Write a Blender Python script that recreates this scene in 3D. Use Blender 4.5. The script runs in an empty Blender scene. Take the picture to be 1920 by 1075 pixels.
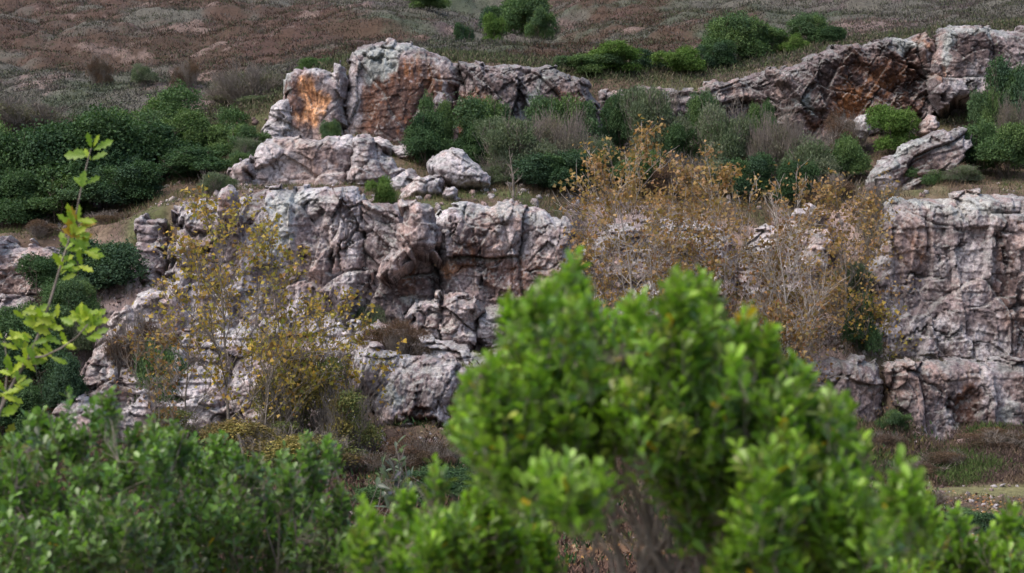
import bpy, math, random
import numpy as np
from mathutils import Vector

# ---------------------------------------------------------------- camera, sky, sun, exposure
SC = bpy.context.scene
COL = SC.collection
FX = 3840.0            # focal length in 1920-px units (72 mm on a 36 mm sensor)
EYE = 5.0
cam_d = bpy.data.cameras.new("camera")
cam = bpy.data.objects.new("camera", cam_d)
COL.objects.link(cam)
cam.location = (0, 0, EYE)
cam.rotation_euler = (math.radians(90), 0, 0)
cam_d.lens = 72.0
cam_d.sensor_width = 36.0
cam_d.clip_start = 0.1
cam_d.clip_end = 2000
cam_d.dof.use_dof = True
cam_d.dof.focus_distance = 36.0
cam_d.dof.aperture_fstop = 4.8
SC.camera = cam

SUN_EL, SUN_AZ = 56.0, -125.0     # degrees; high, from the left, behind thin cloud
world = bpy.data.worlds.new("World")
SC.world = world
world.use_nodes = True
wn = world.node_tree
wn.nodes.clear()
w_out = wn.nodes.new("ShaderNodeOutputWorld")
w_bg = wn.nodes.new("ShaderNodeBackground")
w_sky = wn.nodes.new("ShaderNodeTexSky")
w_sky.sky_type = 'NISHITA'
w_sky.sun_disc = False
w_sky.sun_elevation = math.radians(SUN_EL)
w_sky.sun_rotation = math.radians(SUN_AZ)
w_sky.air_density = 1.0
w_sky.dust_density = 4.0
w_sky.ozone_density = 1.0
w_bg.inputs[1].default_value = 0.15
wn.links.new(w_sky.outputs[0], w_bg.inputs[0])
wn.links.new(w_bg.outputs[0], w_out.inputs[0])
sun_d = bpy.data.lights.new("sun", 'SUN')
sun_d.energy = 0.85
sun_d.angle = math.radians(22)
sun_d.color = (1.0, 0.95, 0.89)
sun = bpy.data.objects.new("sun", sun_d)
COL.objects.link(sun)
_se, _sa = math.radians(SUN_EL), math.radians(SUN_AZ)
_sv = Vector((math.sin(_sa) * math.cos(_se), math.cos(_sa) * math.cos(_se), math.sin(_se)))
sun.rotation_euler = _sv.to_track_quat('Z', 'Y').to_euler()
sun.location = (0, 30, 60)
SC.view_settings.view_transform = 'Standard'
SC.view_settings.look = 'None'
SC.view_settings.exposure = 0.78
SC.view_settings.gamma = 1.0
SC.cycles.max_bounces = 5
SC.cycles.diffuse_bounces = 3
SC.cycles.transmission_bounces = 3
SC.cycles.glossy_bounces = 2
SC.cycles.use_denoising = True

rng = np.random.default_rng(7)

# ---------------------------------------------------------------- helpers: position, noise, mesh
def P(px, py, Y):
    """a point seen at photo pixel (px, py) (1920 x 1075) at distance Y"""
    return np.array([(px - 960.0) / FX * Y, Y, EYE - (py - 537.5) / FX * Y])

def hsh(ix, iy, iz, seed):
    h = (ix.astype(np.int64) * 374761393 + iy.astype(np.int64) * 668265263
         + iz.astype(np.int64) * 2147483647 + seed * 1274126177) & 0xFFFFFFFF
    h = ((h ^ (h >> 13)) * 1274126177) & 0xFFFFFFFF
    h = ((h ^ (h >> 16)) * 2246822519) & 0xFFFFFFFF
    return ((h ^ (h >> 15)) & 0xFFFFFF) / float(0x1000000)

def vnoise(x, y, z=None, seed=0):
    """value noise in 0..1"""
    if z is None:
        z = np.zeros_like(x)
    x0, y0, z0 = np.floor(x), np.floor(y), np.floor(z)
    fx, fy, fz = x - x0, y - y0, z - z0
    fx, fy, fz = (f * f * (3 - 2 * f) for f in (fx, fy, fz))
    x0, y0, z0 = x0.astype(np.int64), y0.astype(np.int64), z0.astype(np.int64)
    r = 0
    for dz in (0, 1):
        wz = fz if dz else 1 - fz
        if dz and not np.any(fz):
            continue
        for dy in (0, 1):
            wy = fy if dy else 1 - fy
            for dx in (0, 1):
                wx = fx if dx else 1 - fx
                r = r + hsh(x0 + dx, y0 + dy, z0 + dz, seed) * wx * wy * wz
    return r

def fbm(x, y, z=None, seed=0, octs=4, gain=0.5):
    """about -1..1"""
    a, s, n = 1.0, 0.0, 0.0
    for k in range(octs):
        f = 2.03 ** k
        s = s + a * (2 * vnoise(x * f + 17 * k, y * f - 9 * k, None if z is None else z * f, seed + k) - 1)
        n += a
        a *= gain
    return s / n * 1.5

def voro(x, y, seed=0, jit=0.9, sq=False):
    xi, yi = np.floor(x).astype(np.int64), np.floor(y).astype(np.int64)
    F1 = np.full(x.shape, 9.0); F2 = np.full(x.shape, 9.0)
    ia = np.zeros(x.shape, np.int64); ja = np.zeros(x.shape, np.int64)
    cx = np.zeros(x.shape); cy = np.zeros(x.shape)
    z = np.zeros_like(xi)
    for dj in (-1, 0, 1):
        for di in (-1, 0, 1):
            a, b = xi + di, yi + dj
            px = a + 0.5 + jit * (hsh(a, b, z, seed) - 0.5)
            py = b + 0.5 + jit * (hsh(a, b, z + 1, seed) - 0.5)
            d = ((x - px) ** 4 + (y - py) ** 4) ** 0.25 if sq else np.hypot(x - px, y - py)
            m = d < F1
            F2 = np.where(m, F1, np.minimum(F2, d))
            F1 = np.where(m, d, F1)
            ia = np.where(m, a, ia); ja = np.where(m, b, ja)
            cx = np.where(m, px, cx); cy = np.where(m, py, cy)
    return F1, F2, ia, ja, x - cx, y - cy

def sstep(a, b, x):
    t = np.clip((x - a) / (b - a), 0, 1)
    return t * t * (3 - 2 * t)

def mix(a, b, t):
    t = t[:, None]
    return a * (1 - t) + np.asarray(b) * t

def new_mesh(name, verts, faces, mat=None, parent=None, smooth=False, col=None, fcol=None, loops=None):
    """verts Nx3; faces MxK array, or (flat index array, sizes); col per vertex; fcol per face"""
    me = bpy.data.meshes.new(name)
    verts = np.asarray(verts, np.float32)
    if isinstance(faces, tuple):
        idx, sizes = np.asarray(faces[0], np.int32), np.asarray(faces[1], np.int32)
    else:
        f = np.asarray(faces, np.int32)
        idx, sizes = f.ravel(), np.full(len(f), f.shape[1], np.int32)
    me.vertices.add(len(verts))
    me.vertices.foreach_set("co", verts.ravel())
    me.loops.add(len(idx))
    me.loops.foreach_set("vertex_index", idx)
    me.polygons.add(len(sizes))
    me.polygons.foreach_set("loop_start", np.concatenate([[0], np.cumsum(sizes)[:-1]]).astype(np.int32))
    me.update(calc_edges=True)
    if smooth:
        me.polygons.foreach_set("use_smooth", np.ones(len(sizes), bool))
    if col is not None:
        at = me.color_attributes.new("Col", 'FLOAT_COLOR', 'POINT')
        at.data.foreach_set("color", np.concatenate([col, np.ones((len(col), 1))], 1).astype(np.float32).ravel())
    if mat is not None:
        me.materials.append(mat)
    me.update()
    o = bpy.data.objects.new(name, me)
    COL.objects.link(o)
    if parent is not None:
        o.parent = parent
    return o

def tag(o, label=None, cat=None, group=None, kind=None):
    if label: o["label"] = label
    if cat: o["category"] = cat
    if group: o["group"] = group
    if kind: o["kind"] = kind
    return o

def empty(name, loc, rz=0.0, sc=(1, 1, 1)):
    o = bpy.data.objects.new(name, None)
    COL.objects.link(o)
    o.location = [float(v) for v in loc]
    o.rotation_euler = (0, 0, rz)
    o.scale = sc
    o.empty_display_size = 0.3
    return o

def tubes(p0, p1, r0, r1, n=4):
    """prisms between point pairs -> verts, faces"""
    p0, p1 = np.asarray(p0, float), np.asarray(p1, float)
    r0, r1 = np.asarray(r0, float), np.asarray(r1, float)
    d = p1 - p0
    L = np.linalg.norm(d, axis=1, keepdims=True) + 1e-9
    d = d / L
    up = np.where(np.abs(d[:, 2:3]) > 0.9, [[1.0, 0, 0]], [[0, 0, 1.0]])
    u = np.cross(d, up); u /= np.linalg.norm(u, axis=1, keepdims=True) + 1e-9
    v = np.cross(d, u)
    m = len(p0)
    V = np.zeros((m, 2 * n, 3))
    for k in range(n):
        a = 2 * math.pi * k / n
        o = math.cos(a) * u + math.sin(a) * v
        V[:, k] = p0 + o * r0[:, None]
        V[:, n + k] = p1 + o * r1[:, None]
    base = (np.arange(m) * 2 * n)[:, None, None]
    k = np.arange(n)
    F = np.stack([k, (k + 1) % n, (k + 1) % n + n, k + n], 1)[None]
    return V.reshape(-1, 3), (base + F).reshape(-1, 4)

def cards(c, d, nrm, ln, wd, tmpl_v, tmpl_f):
    """leaf template (u along the leaf 0..1, v across -.5...5, w off plane) put at centres c, along d, facing nrm"""
    d = d / (np.linalg.norm(d, axis=1, keepdims=True) + 1e-9)
    s = np.cross(d, nrm); s /= np.linalg.norm(s, axis=1, keepdims=True) + 1e-9
    n = np.cross(s, d)
    T = np.asarray(tmpl_v, float)
    V = (c[:, None] + d[:, None] * (T[None, :, 0:1] * ln[:, None, None])
         + s[:, None] * (T[None, :, 1:2] * wd[:, None, None])
         + n[:, None] * (T[None, :, 2:3] * ln[:, None, None]))
    m, k = len(c), len(T)
    sizes = np.array([len(f) for f in tmpl_f])
    flat = np.concatenate([np.array(f) for f in tmpl_f])
    idx = (np.arange(m)[:, None] * k + flat[None]).ravel()
    return V.reshape(-1, 3), (idx, np.tile(sizes, m))

def rdir(n, r=rng):
    v = r.normal(size=(n, 3))
    return v / np.linalg.norm(v, axis=1, keepdims=True)

# ---------------------------------------------------------------- materials
def nodemat(name):
    m = bpy.data.materials.new(name)
    m.use_nodes = True
    nt = m.node_tree
    b = nt.nodes["Principled BSDF"]
    return m, nt, b

def attr_col(nt):
    a = nt.nodes.new("ShaderNodeAttribute"); a.attribute_name = "Col"
    return a

def mat_ground(name, fine=9.0, bump=0.5, rough=0.95, amount=0.45, vein=False):
    m, nt, b = nodemat(name)
    L = nt.links
    a = attr_col(nt)
    tc = nt.nodes.new("ShaderNodeTexCoord")
    n1 = nt.nodes.new("ShaderNodeTexNoise"); n1.inputs["Scale"].default_value = fine
    n1.inputs["Detail"].default_value = 6; n1.inputs["Roughness"].default_value = 0.75
    L.new(tc.outputs["Object"], n1.inputs["Vector"])
    mr = nt.nodes.new("ShaderNodeMapRange")
    mr.inputs["From Min"].default_value = 0.3; mr.inputs["From Max"].default_value = 0.7
    mr.inputs["To Min"].default_value = 1 - amount; mr.inputs["To Max"].default_value = 1 + amount
    L.new(n1.outputs["Fac"], mr.inputs["Value"])
    mx = nt.nodes.new("ShaderNodeVectorMath"); mx.operation = 'SCALE'
    L.new(a.outputs["Color"], mx.inputs[0]); L.new(mr.outputs[0], mx.inputs["Scale"])
    L.new(mx.outputs[0], b.inputs["Base Color"])
    bp = nt.nodes.new("ShaderNodeBump"); bp.inputs["Strength"].default_value = bump
    bp.inputs["Distance"].default_value = 0.05
    h = n1.outputs["Fac"]
    if vein:
        vo = nt.nodes.new("ShaderNodeTexVoronoi"); vo.feature = 'DISTANCE_TO_EDGE'
        vo.inputs["Scale"].default_value = 4.0
        n2 = nt.nodes.new("ShaderNodeTexNoise"); n2.inputs["Scale"].default_value = 3
        ad = nt.nodes.new("ShaderNodeVectorMath"); ad.operation = 'MULTIPLY_ADD'
        ad.inputs[1].default_value = (0.5, 0.5, 0.5)
        L.new(tc.outputs["Object"], n2.inputs["Vector"])
        L.new(n2.outputs["Color"], ad.inputs[0]); L.new(tc.outputs["Object"], ad.inputs[2])
        L.new(ad.outputs[0], vo.inputs["Vector"])
        st = nt.nodes.new("ShaderNodeMapRange"); st.inputs["From Max"].default_value = 0.12
        L.new(vo.outputs["Distance"], st.inputs["Value"])
        su = nt.nodes.new("ShaderNodeMath"); su.operation = 'MULTIPLY_ADD'
        su.inputs[1].default_value = 0.5
        L.new(st.outputs[0], su.inputs[0]); L.new(n1.outputs["Fac"], su.inputs[2])
        h = su.outputs[0]
    L.new(h, bp.inputs["Height"])
    L.new(bp.outputs[0], b.inputs["Normal"])
    b.inputs["Roughness"].default_value = rough
    b.inputs["Specular IOR Level"].default_value = 0.25
    return m

def mat_leaf(name, rough=0.5, transl=0.25, spec=0.4):
    m, nt, b = nodemat(name)
    L = nt.links
    a = attr_col(nt)
    L.new(a.outputs["Color"], b.inputs["Base Color"])
    b.inputs["Roughness"].default_value = rough
    b.inputs["Specular IOR Level"].default_value = spec
    if transl > 0:
        t = nt.nodes.new("ShaderNodeBsdfTranslucent")
        g = nt.nodes.new("ShaderNodeVectorMath"); g.operation = 'MULTIPLY'
        g.inputs[1].default_value = (1.3, 1.5, 0.7)
        L.new(a.outputs["Color"], g.inputs[0]); L.new(g.outputs[0], t.inputs["Color"])
        ms = nt.nodes.new("ShaderNodeMixShader"); ms.inputs[0].default_value = transl
        out = nt.nodes["Material Output"]
        L.new(b.outputs[0], ms.inputs[1]); L.new(t.outputs[0], ms.inputs[2]); L.new(ms.outputs[0], out.inputs[0])
    return m

def mat_plain(name, c, var=0.3, scale=20, rough=0.85):
    m, nt, b = nodemat(name)
    L = nt.links
    tc = nt.nodes.new("ShaderNodeTexCoord")
    n1 = nt.nodes.new("ShaderNodeTexNoise"); n1.inputs["Scale"].default_value = scale; n1.inputs["Detail"].default_value = 4
    L.new(tc.outputs["Object"], n1.inputs["Vector"])
    r = nt.nodes.new("ShaderNodeValToRGB")
    r.color_ramp.elements[0].position = 0.3; r.color_ramp.elements[1].position = 0.7
    r.color_ramp.elements[0].color = (*[v * (1 - var) for v in c], 1)
    r.color_ramp.elements[1].color = (*[v * (1 + var) for v in c], 1)
    L.new(n1.outputs["Fac"], r.inputs[0]); L.new(r.outputs[0], b.inputs["Base Color"])
    b.inputs["Roughness"].default_value = rough
    b.inputs["Specular IOR Level"].default_value = 0.2
    return m

M_TERR = mat_ground("earth", 7.0, 0.6, 1.0, 0.5)
M_ROCK = mat_ground("quarry_rock", 9.0, 0.9, 0.85, 0.72, vein=False)
M_FOL = mat_leaf("foliage", 0.7, 0.2, 0.15)
M_GLOSS = mat_leaf("glossy_leaf", 0.33, 0.35, 0.5)
M_AUT = mat_leaf("autumn_leaf", 0.6, 0.35, 0.3)
M_OAK = mat_leaf("oak_leaf", 0.45, 0.4, 0.4)
M_DRY = mat_leaf("dry_scrub", 0.9, 0.0, 0.1)
M_BARK = mat_plain("grey_bark", (0.20, 0.17, 0.145), 0.4, 15)
M_BARKD = mat_plain("dark_bark", (0.10, 0.08, 0.065), 0.4, 15)
M_BARKP = mat_plain("pale_bark", (0.42, 0.37, 0.33), 0.3, 15)

# ---------------------------------------------------------------- rock formations read off the photograph (outlines in photo pixels)
RK = [
 # upper wall
 dict(name="rock_dome", label="tall dome shaped rock with dark rust brown face at the top of the crag", cat="rock outcrop",
  poly=[(632,278),(634,200),(640,140),(648,95),(655,76),(690,66),(715,62),(735,70),(770,70),(805,80),(835,92),(862,108),(868,150),(862,200),(872,250),(870,285),(760,290),(690,262)],
  Y=71.6, T=1.6, R=(0.9,0.6,0), lean=0.16, seed=3, dk=.88, amp=0.4, vert=1, darkn=0.1, tone=-0.08, ang=0.1, asp=(.8,1.3),
  marks=[('rust',760,200,105,100,0,1.0),('brown',790,190,80,80,0,0.6),('orange',790,150,60,40,10,0.35),('brown',770,220,90,70,0,0.6),('dark',770,260,80,45,0,0.65),('dark',820,220,36,50,0,0.7),('lich',700,85,65,18,0,0.8),('lich',705,120,26,45,40,0.9),('pale',655,180,14,85,0,0.7),('pale',835,170,8,30,5,0.8),('lich',735,100,18,40,35,0.7)],
  push=[(705,98,26,10,0,0.9),(848,235,12,14,0,0.6)]),
 dict(name="rock_pillar", label="short rock pillar with a bright orange scar on its face left of the dome", cat="rock outcrop",
  poly=[(524,278),(520,210),(530,165),(530,128),(552,122),(575,126),(612,130),(614,112),(640,106),(644,150),(646,215),(644,262),(630,276),(570,280)],
  Y=71.2, T=1.1, R=(0.35,0.4,0), lean=0.06, seed=5, amp=0.35, ang=0, vert=1, asp=(.7,1.3),
  marks=[('rust',570,185,42,55,0,0.8),('ochre',580,190,26,44,5,1.1),('ochre',585,200,22,34,0,1.0),('lich',535,142,12,18,0,0.8),('mid',617,185,16,60,0,0.8),('pale',622,130,12,20,0,0.8)],
  push=[(572,185,26,42,0,0.25),(640,190,6,50,0,0.4)]),
 dict(name="rock_buttress", label="narrow pale grey buttress leaning against the orange scarred pillar", cat="rock outcrop",
  poly=[(448,318),(470,262),(478,240),(494,212),(510,190),(528,168),(538,190),(540,240),(545,270),(540,300)],
  Y=70.5, T=0.8, R=(0.5,0.5,0), lean=0.2, seed=7, amp=0.5, tone=0.2),
 dict(name="rock_ridge", label="long sagging grey and violet rock ridge running right from the rust brown dome", cat="rock outcrop",
  poly=[(842,320),(852,220),(856,104),(880,110),(930,114),(985,112),(1030,113),(1050,118),(1082,132),(1108,152),(1128,185),(1135,240),(1120,310),(1000,330)],
  Y=71.4, T=1.3, R=(0.6,0.8,0), lean=0.16, seed=9, dk=.78, amp=0.8, vert=1, ang=0.5, asp=(0.7,1.2), darkn=0.18, tone=-0.16,
  marks=[('orange',890,225,48,50,-50,0.75),('rust',880,240,30,60,-30,0.7),('dark',960,150,55,40,0,0.4),('rust',1065,175,22,20,0,0.7),('lich',1000,190,12,60,30,0.7)],
  push=[(990,135,12,22,20,0.6)]),
 dict(name="rock_wall", label="low crumbling grey rock wall behind the terrace bushes right of the long ridge", cat="rock outcrop",
  poly=[(1118,290),(1124,170),(1150,162),(1200,158),(1260,160),(1330,160),(1345,190),(1350,300),(1230,310)],
  Y=72.6, T=1.0, R=(0.5,0.5,0), lean=0.2, seed=11, dk=.74, amp=0.65, darkn=0.12, tone=-0.12),
 dict(name="rock_step", label="low stepped grey rocks at the left end of the big right hand crag", cat="rock outcrop",
  poly=[(1322,250),(1318,165),(1322,150),(1352,146),(1362,152),(1400,136),(1440,126),(1480,118),(1498,150),(1500,250),(1420,262)],
  Y=72.8, T=1.1, R=(0.5,0.5,0), lean=0.15, seed=13, dk=.76, amp=0.9, darkn=0.14, tone=-0.16, ang=0.3,
  marks=[('pink',1440,215,40,22,0,0.7),('brown',1390,170,40,25,0,0.5)], steps=[([(1395,195),(1450,178)],0.3)]),
 dict(name="rock_crag", label="broad purple grey crag with rust stains and a dark diagonal cleft", cat="rock outcrop",
  poly=[(1452,250),(1446,160),(1440,126),(1500,108),(1545,88),(1580,74),(1622,70),(1632,78),(1650,64),(1690,60),(1760,48),(1775,90),(1775,205),(1745,222),(1700,225),(1640,252),(1575,262),(1520,285)],
  Y=72.2, T=1.5, R=(0.7,0.6,0.2), lean=0.18, seed=15, dk=.72, amp=1.0, vert=1, darkn=0.2, tone=-0.24, ang=-0.6,
  marks=[('brown',1600,170,120,70,-20,0.7),('rust',1660,150,90,60,-20,0.8),('orange',1605,190,36,32,20,0.9),('orange',1650,150,26,20,0,0.7),('rust',1600,105,18,40,10,0.7),('rust',1690,185,60,35,0,0.7),('dark',1560,130,50,40,0,0.5),('dark',1610,150,22,12,0,0.8),('orange',1740,75,26,16,0,0.6),('lich',1700,80,30,16,10,0.8),('lich',1515,190,16,10,-20,0.9),('rust',1530,225,20,16,0,0.8)],
  push=[(1715,130,10,60,-28,1.0),(1480,215,16,8,20,0.8),(1700,99,22,5,0,0.5)]),
 dict(name="rock_bastion", label="rounded grey rock bastion with a nearly black patch at the top right", cat="rock outcrop",
  poly=[(1768,206),(1745,170),(1752,110),(1770,46),(1800,36),(1850,32),(1905,40),(2000,44),(2120,70),(2150,150),(2080,196),(1960,196),(1860,196),(1800,190)],
  Y=71.6, T=1.3, R=(0.7,0.5,0.3), lean=0.18, seed=17, dk=.8, amp=0.65, vert=1, tone=-0.08, darkn=0.08,
  marks=[('dark',1845,85,50,32,-25,0.9),('lich',1785,90,12,60,5,0.8),('orange',1768,135,14,22,20,0.6),('lich',1840,50,60,10,0,0.7)],
  push=[(1800,198,34,5,-3,0.8),(1790,152,16,3,0,0.4)]),
 # slab at right
 dict(name="rock_slab", label="tilted rock slab with pale lichen top and violet face between terrace bushes", cat="rock outcrop",
  poly=[(1632,352),(1634,322),(1652,296),(1690,278),(1722,260),(1760,244),(1800,234),(1838,234),(1838,262),(1815,285),(1790,310),(1755,340),(1740,360),(1680,364)],
  Y=65.2, T=1.0, R=(0.7,0.5,0.1), lean=0.25, seed=19, dk=.85, amp=0.5, ang=0.45, asp=(1.6,0.6),
  marks=[('brown',1725,320,60,30,-25,0.8),('dark',1710,330,40,26,0,0.8),('lich',1700,282,50,12,-28,0.8),('lich',1640,320,12,22,0,0.7),('rust',1720,330,14,26,0,0.4),('pink',1770,280,22,14,0,0.6)]),
 dict(name="small_rock", label="small upright grey rock under the bastion beside the bright green bush", cat="rock",
  poly=[(1728,248),(1732,228),(1752,208),(1766,214),(1768,236),(1752,252)], Y=68.5, T=0.7, R=(0.3,0.3,0.1), seed=21, amp=0.4, jag=0.5),
 dict(name="small_rock", label="lichen covered knobbly rock left of the bright green bush below the crag", cat="rock",
  poly=[(1590,262),(1594,238),(1612,218),(1634,212),(1640,240),(1628,268)], Y=70, T=0.7, R=(0.3,0.3,0.1), seed=23, amp=0.5, jag=0.6, tone=0.2),
 # pale tier
 dict(name="pale_rock_block", label="wide pale pink rock block with a dark undercut beneath the orange pillar", cat="rock outcrop",
  poly=[(458,358),(460,320),(466,298),(476,272),(490,258),(520,252),(560,254),(610,252),(650,246),(670,265),(666,330),(660,354),(600,358),(560,352),(500,358)],
  Y=65.8, T=1.0, R=(0.45,0.4,0.12), lean=0.12, seed=25, amp=0.38, vert=1, tone=0.38, marks=[('pink',540,305,30,35,0,0.5),('pale',520,310,50,28,0,0.7),('rust',610,285,10,20,0,0.5)]),
 dict(name="pale_rock", label="weathered pale grey rock shoulder sloping right of the wide pale block", cat="rock outcrop",
  poly=[(652,350),(650,300),(652,252),(672,244),(705,260),(735,286),(745,305),(770,318),(782,335),(770,360),(700,360)],
  Y=65.2, T=1.1, R=(0.9,0.5,0.1), lean=0.3, seed=27, amp=0.6, tone=0.24, darkn=0.08, marks=[('pink',672,300,10,30,0,0.6),('brown',700,320,22,26,0,0.4)]),
 dict(name="pale_rock", label="small pointed pinkish rock at the foot of the rust brown dome", cat="rock outcrop",
  poly=[(640,278),(655,255),(690,250),(712,246),(722,256),(740,266),(770,262),(785,278),(770,295),(700,290)],
  Y=68.6, T=0.8, R=(0.5,0.4,0.1), lean=0.4, seed=29, amp=0.4, tone=0.25, marks=[('pink',700,262,24,14,0,0.7)]),
 dict(name="pale_rock", label="brown sided rock wedge left of the wide pale block", cat="rock outcrop",
  poly=[(418,335),(424,312),(442,300),(458,292),(470,296),(474,330),(470,356),(440,358)],
  Y=65.4, T=0.8, R=(0.4,0.3,0.1), lean=0.15, seed=31, amp=0.45, tone=0.15, marks=[('brown',462,335,10,20,0,0.6)]),
 dict(name="boulder", label="big angular lichen speckled boulder resting on the grassy ledge", cat="boulder",
  poly=[(794,302),(806,288),(826,276),(846,272),(862,276),(880,284),(902,302),(922,328),(920,344),(905,350),(868,348),(842,346),(806,330),(798,316)],
  Y=64.2, T=1.2, R=(0.8,0.5,0.35), lean=0.25, seed=33, amp=0.45, jag=0.7, tone=0.36, darkn=0.22, marks=[('pale',850,300,50,26,0,0.6),('brown',905,342,16,8,0,0.6)], push=[(868,327,22,3,-5,0.35)]),
 dict(name="boulder", label="lower rounded pale boulder leaning left of the big speckled boulder", cat="boulder",
  poly=[(736,374),(748,352),(772,334),(800,322),(828,322),(834,338),(828,360),(800,368),(770,372),(750,382)],
  Y=63.4, T=0.9, R=(0.6,0.4,0.3), lean=0.3, seed=35, amp=0.42, jag=0.5, tone=0.3, darkn=0.15),
 dict(name="boulder", label="little flat grey stone beside the lower rounded boulder", cat="boulder",
  poly=[(826,366),(834,352),(850,349),(862,352),(858,362),(842,370)], Y=63.0, T=0.4, R=(0.25,0.2,0.1), lean=0.4, seed=37, amp=0.25, jag=0.3, tone=0.35),
 # middle wall
 dict(name="quarry_face", label="blocky left quarry face with a pale vertical streak behind the yellow tree", cat="cliff",
  poly=[(292,560),(294,500),(306,450),(300,410),(298,378),(310,371),(350,368),(392,372),(438,362),(470,344),(520,342),(600,340),(640,336),(664,346),(678,376),(692,430),(694,500),(690,560),(670,615),(600,650),(480,655),(380,640),(300,620)],
  Y=59.3, T=1.8, R=(0.9,0.6,0), lean=0.12, seed=39, amp=0.85, tone=0.12, asp=(0.7,1.15), vert=1,
  marks=[('lich',520,420,30,75,12,0.7),('lich',540,368,60,20,0,0.5),('brown',455,400,20,50,0,0.7),('rust',380,510,30,40,0,0.5),('dark',470,430,18,36,0,0.5),('brown',620,470,26,50,0,0.5),('pink',350,460,40,20,0,0.6),('dark',300,560,24,40,0,0.5)],
  push=[(372,448,26,8,0,0.9),(358,492,22,10,0,0.9),(596,430,22,26,0,0.7),(604,480,9,22,0,0.8),(640,450,6,60,5,0.7),(655,580,40,4,-12,0.5),(560,470,10,30,10,0.5)],
  steps=[([(300,405),(430,400)],0.25),([(300,528),(430,545),(560,540),(690,530)],0.5),([(290,590),(480,600),(690,590)],0.35)]),
 dict(name="knobbly_rock", label="upright knobbly rock perched on the edge of the left quarry face", cat="rock",
  poly=[(396,398),(397,360),(404,346),(422,340),(436,350),(440,372),(438,400),(420,410)], Y=58.9, T=0.8, R=(0.3,0.25,0.1), lean=0.1, seed=41, amp=0.45, jag=0.6,
  marks=[('rust',418,385,8,16,0,0.7)]),
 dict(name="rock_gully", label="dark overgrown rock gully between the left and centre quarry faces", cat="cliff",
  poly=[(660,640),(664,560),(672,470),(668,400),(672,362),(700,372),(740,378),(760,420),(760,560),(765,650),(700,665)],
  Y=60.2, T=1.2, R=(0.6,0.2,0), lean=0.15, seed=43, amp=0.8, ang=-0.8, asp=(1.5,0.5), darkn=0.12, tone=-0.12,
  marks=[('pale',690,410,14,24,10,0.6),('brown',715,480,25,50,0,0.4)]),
 dict(name="quarry_face", label="rounded centre quarry face of brown and grey rock under the grassy ledge", cat="cliff",
  poly=[(822,640),(815,560),(812,500),(806,440),(808,400),(820,384),(850,376),(885,376),(905,384),(930,374),(960,368),(990,372),(1020,384),(1050,396),(1072,410),(1082,440),(1095,500),(1130,560),(1150,640),(1100,690),(900,690)],
  Y=59.2, T=1.7, R=(0.9,0.6,0), lean=0.14, seed=45, amp=0.85, tone=0.05, rusty=0.08, asp=(0.75,1.05), vert=1,
  marks=[('brown',880,470,60,50,0,0.75),('rust',870,480,34,40,0,0.65),('ochre',850,505,30,16,0,0.45),('dark',900,430,36,26,-30,0.6),('dark',905,510,22,34,0,0.55),('rust',960,520,60,40,0,0.6),('lich',860,392,50,12,0,0.6),('lich',980,400,60,22,0,0.4),('pale',975,470,26,16,0,0.7),('pale',950,440,30,14,0,0.6),('brown',960,560,60,26,0,0.7)],
  push=[(905,545,20,14,0,0.9),(845,430,4,14,0,0.5),(860,435,5,12,0,0.5),(870,510,40,2,2,0.35),(1030,440,30,3,-5,0.3)]),
 dict(name="rock_prow", label="overhanging rock prow left of the centre quarry face above a dark red hollow", cat="cliff",
  poly=[(748,470),(745,430),(744,384),(756,374),(790,374),(820,384),(822,440),(820,500),(800,480),(780,476),(765,500),(745,520),(715,530),(704,520),(712,498),(724,480),(738,462)],
  Y=58.8, T=1.3, R=(0.5,0.5,0.2), lean=-0.02, seed=47, amp=0.6, tone=-0.04, asp=(0.7,1.1), vert=1,
  marks=[('mid',780,400,40,26,0,0.5),('dark',806,390,14,18,0,0.5)], push=[(810,470,16,10,0,0.4)]),
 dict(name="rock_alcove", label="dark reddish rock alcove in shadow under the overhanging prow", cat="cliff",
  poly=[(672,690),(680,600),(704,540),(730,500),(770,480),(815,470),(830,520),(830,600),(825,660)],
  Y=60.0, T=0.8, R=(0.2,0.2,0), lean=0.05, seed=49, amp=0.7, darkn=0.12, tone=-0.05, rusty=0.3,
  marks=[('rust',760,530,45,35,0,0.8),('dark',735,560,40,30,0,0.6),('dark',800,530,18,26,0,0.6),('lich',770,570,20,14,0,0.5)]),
 dict(name="rock_stack", label="jumble of small pink and grey broken blocks below the rock alcove", cat="rock outcrop",
  poly=[(738,672),(752,640),(745,600),(770,565),(800,556),(830,560),(834,600),(830,660),(800,680)],
  Y=58.2, T=0.9, R=(0.3,0.3,0), lean=0.3, seed=51, amp=1.0, tone=0.1, asp=(0.6,0.5), marks=[('pink',800,620,26,30,0,0.5)],
  push=[(822,600,8,26,0,0.7),(770,600,10,6,0,0.5)]),
 dict(name="rock_stack", label="tall pile of rounded pink rock blocks under the centre quarry face", cat="rock outcrop",
  poly=[(815,690),(822,640),(818,590),(822,548),(850,540),(890,556),(905,590),(900,640),(890,690)],
  Y=57.7, T=1.2, R=(0.5,0.35,0), lean=0.22, seed=53, amp=0.9, tone=0.22, asp=(0.7,0.5), marks=[('pink',855,610,40,50,0,0.45)],
  push=[(890,600,10,24,10,0.6)]),
 dict(name="rock_stack", label="pinkish rock lump with a dark crack beneath it behind the big green bush", cat="rock outcrop",
  poly=[(882,640),(886,600),(900,575),(940,566),(990,580),(1030,600),(1060,660),(1020,690),(960,670),(920,665)],
  Y=57.9, T=1.2, R=(0.5,0.35,0.15), lean=0.25, seed=55, amp=0.7, tone=0.15, rusty=0.12, push=[(950,640,40,4,10,0.5)]),
 dict(name="rock_ledge", label="low pale rock ledge with dry brown grass behind it", cat="rock outcrop",
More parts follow.
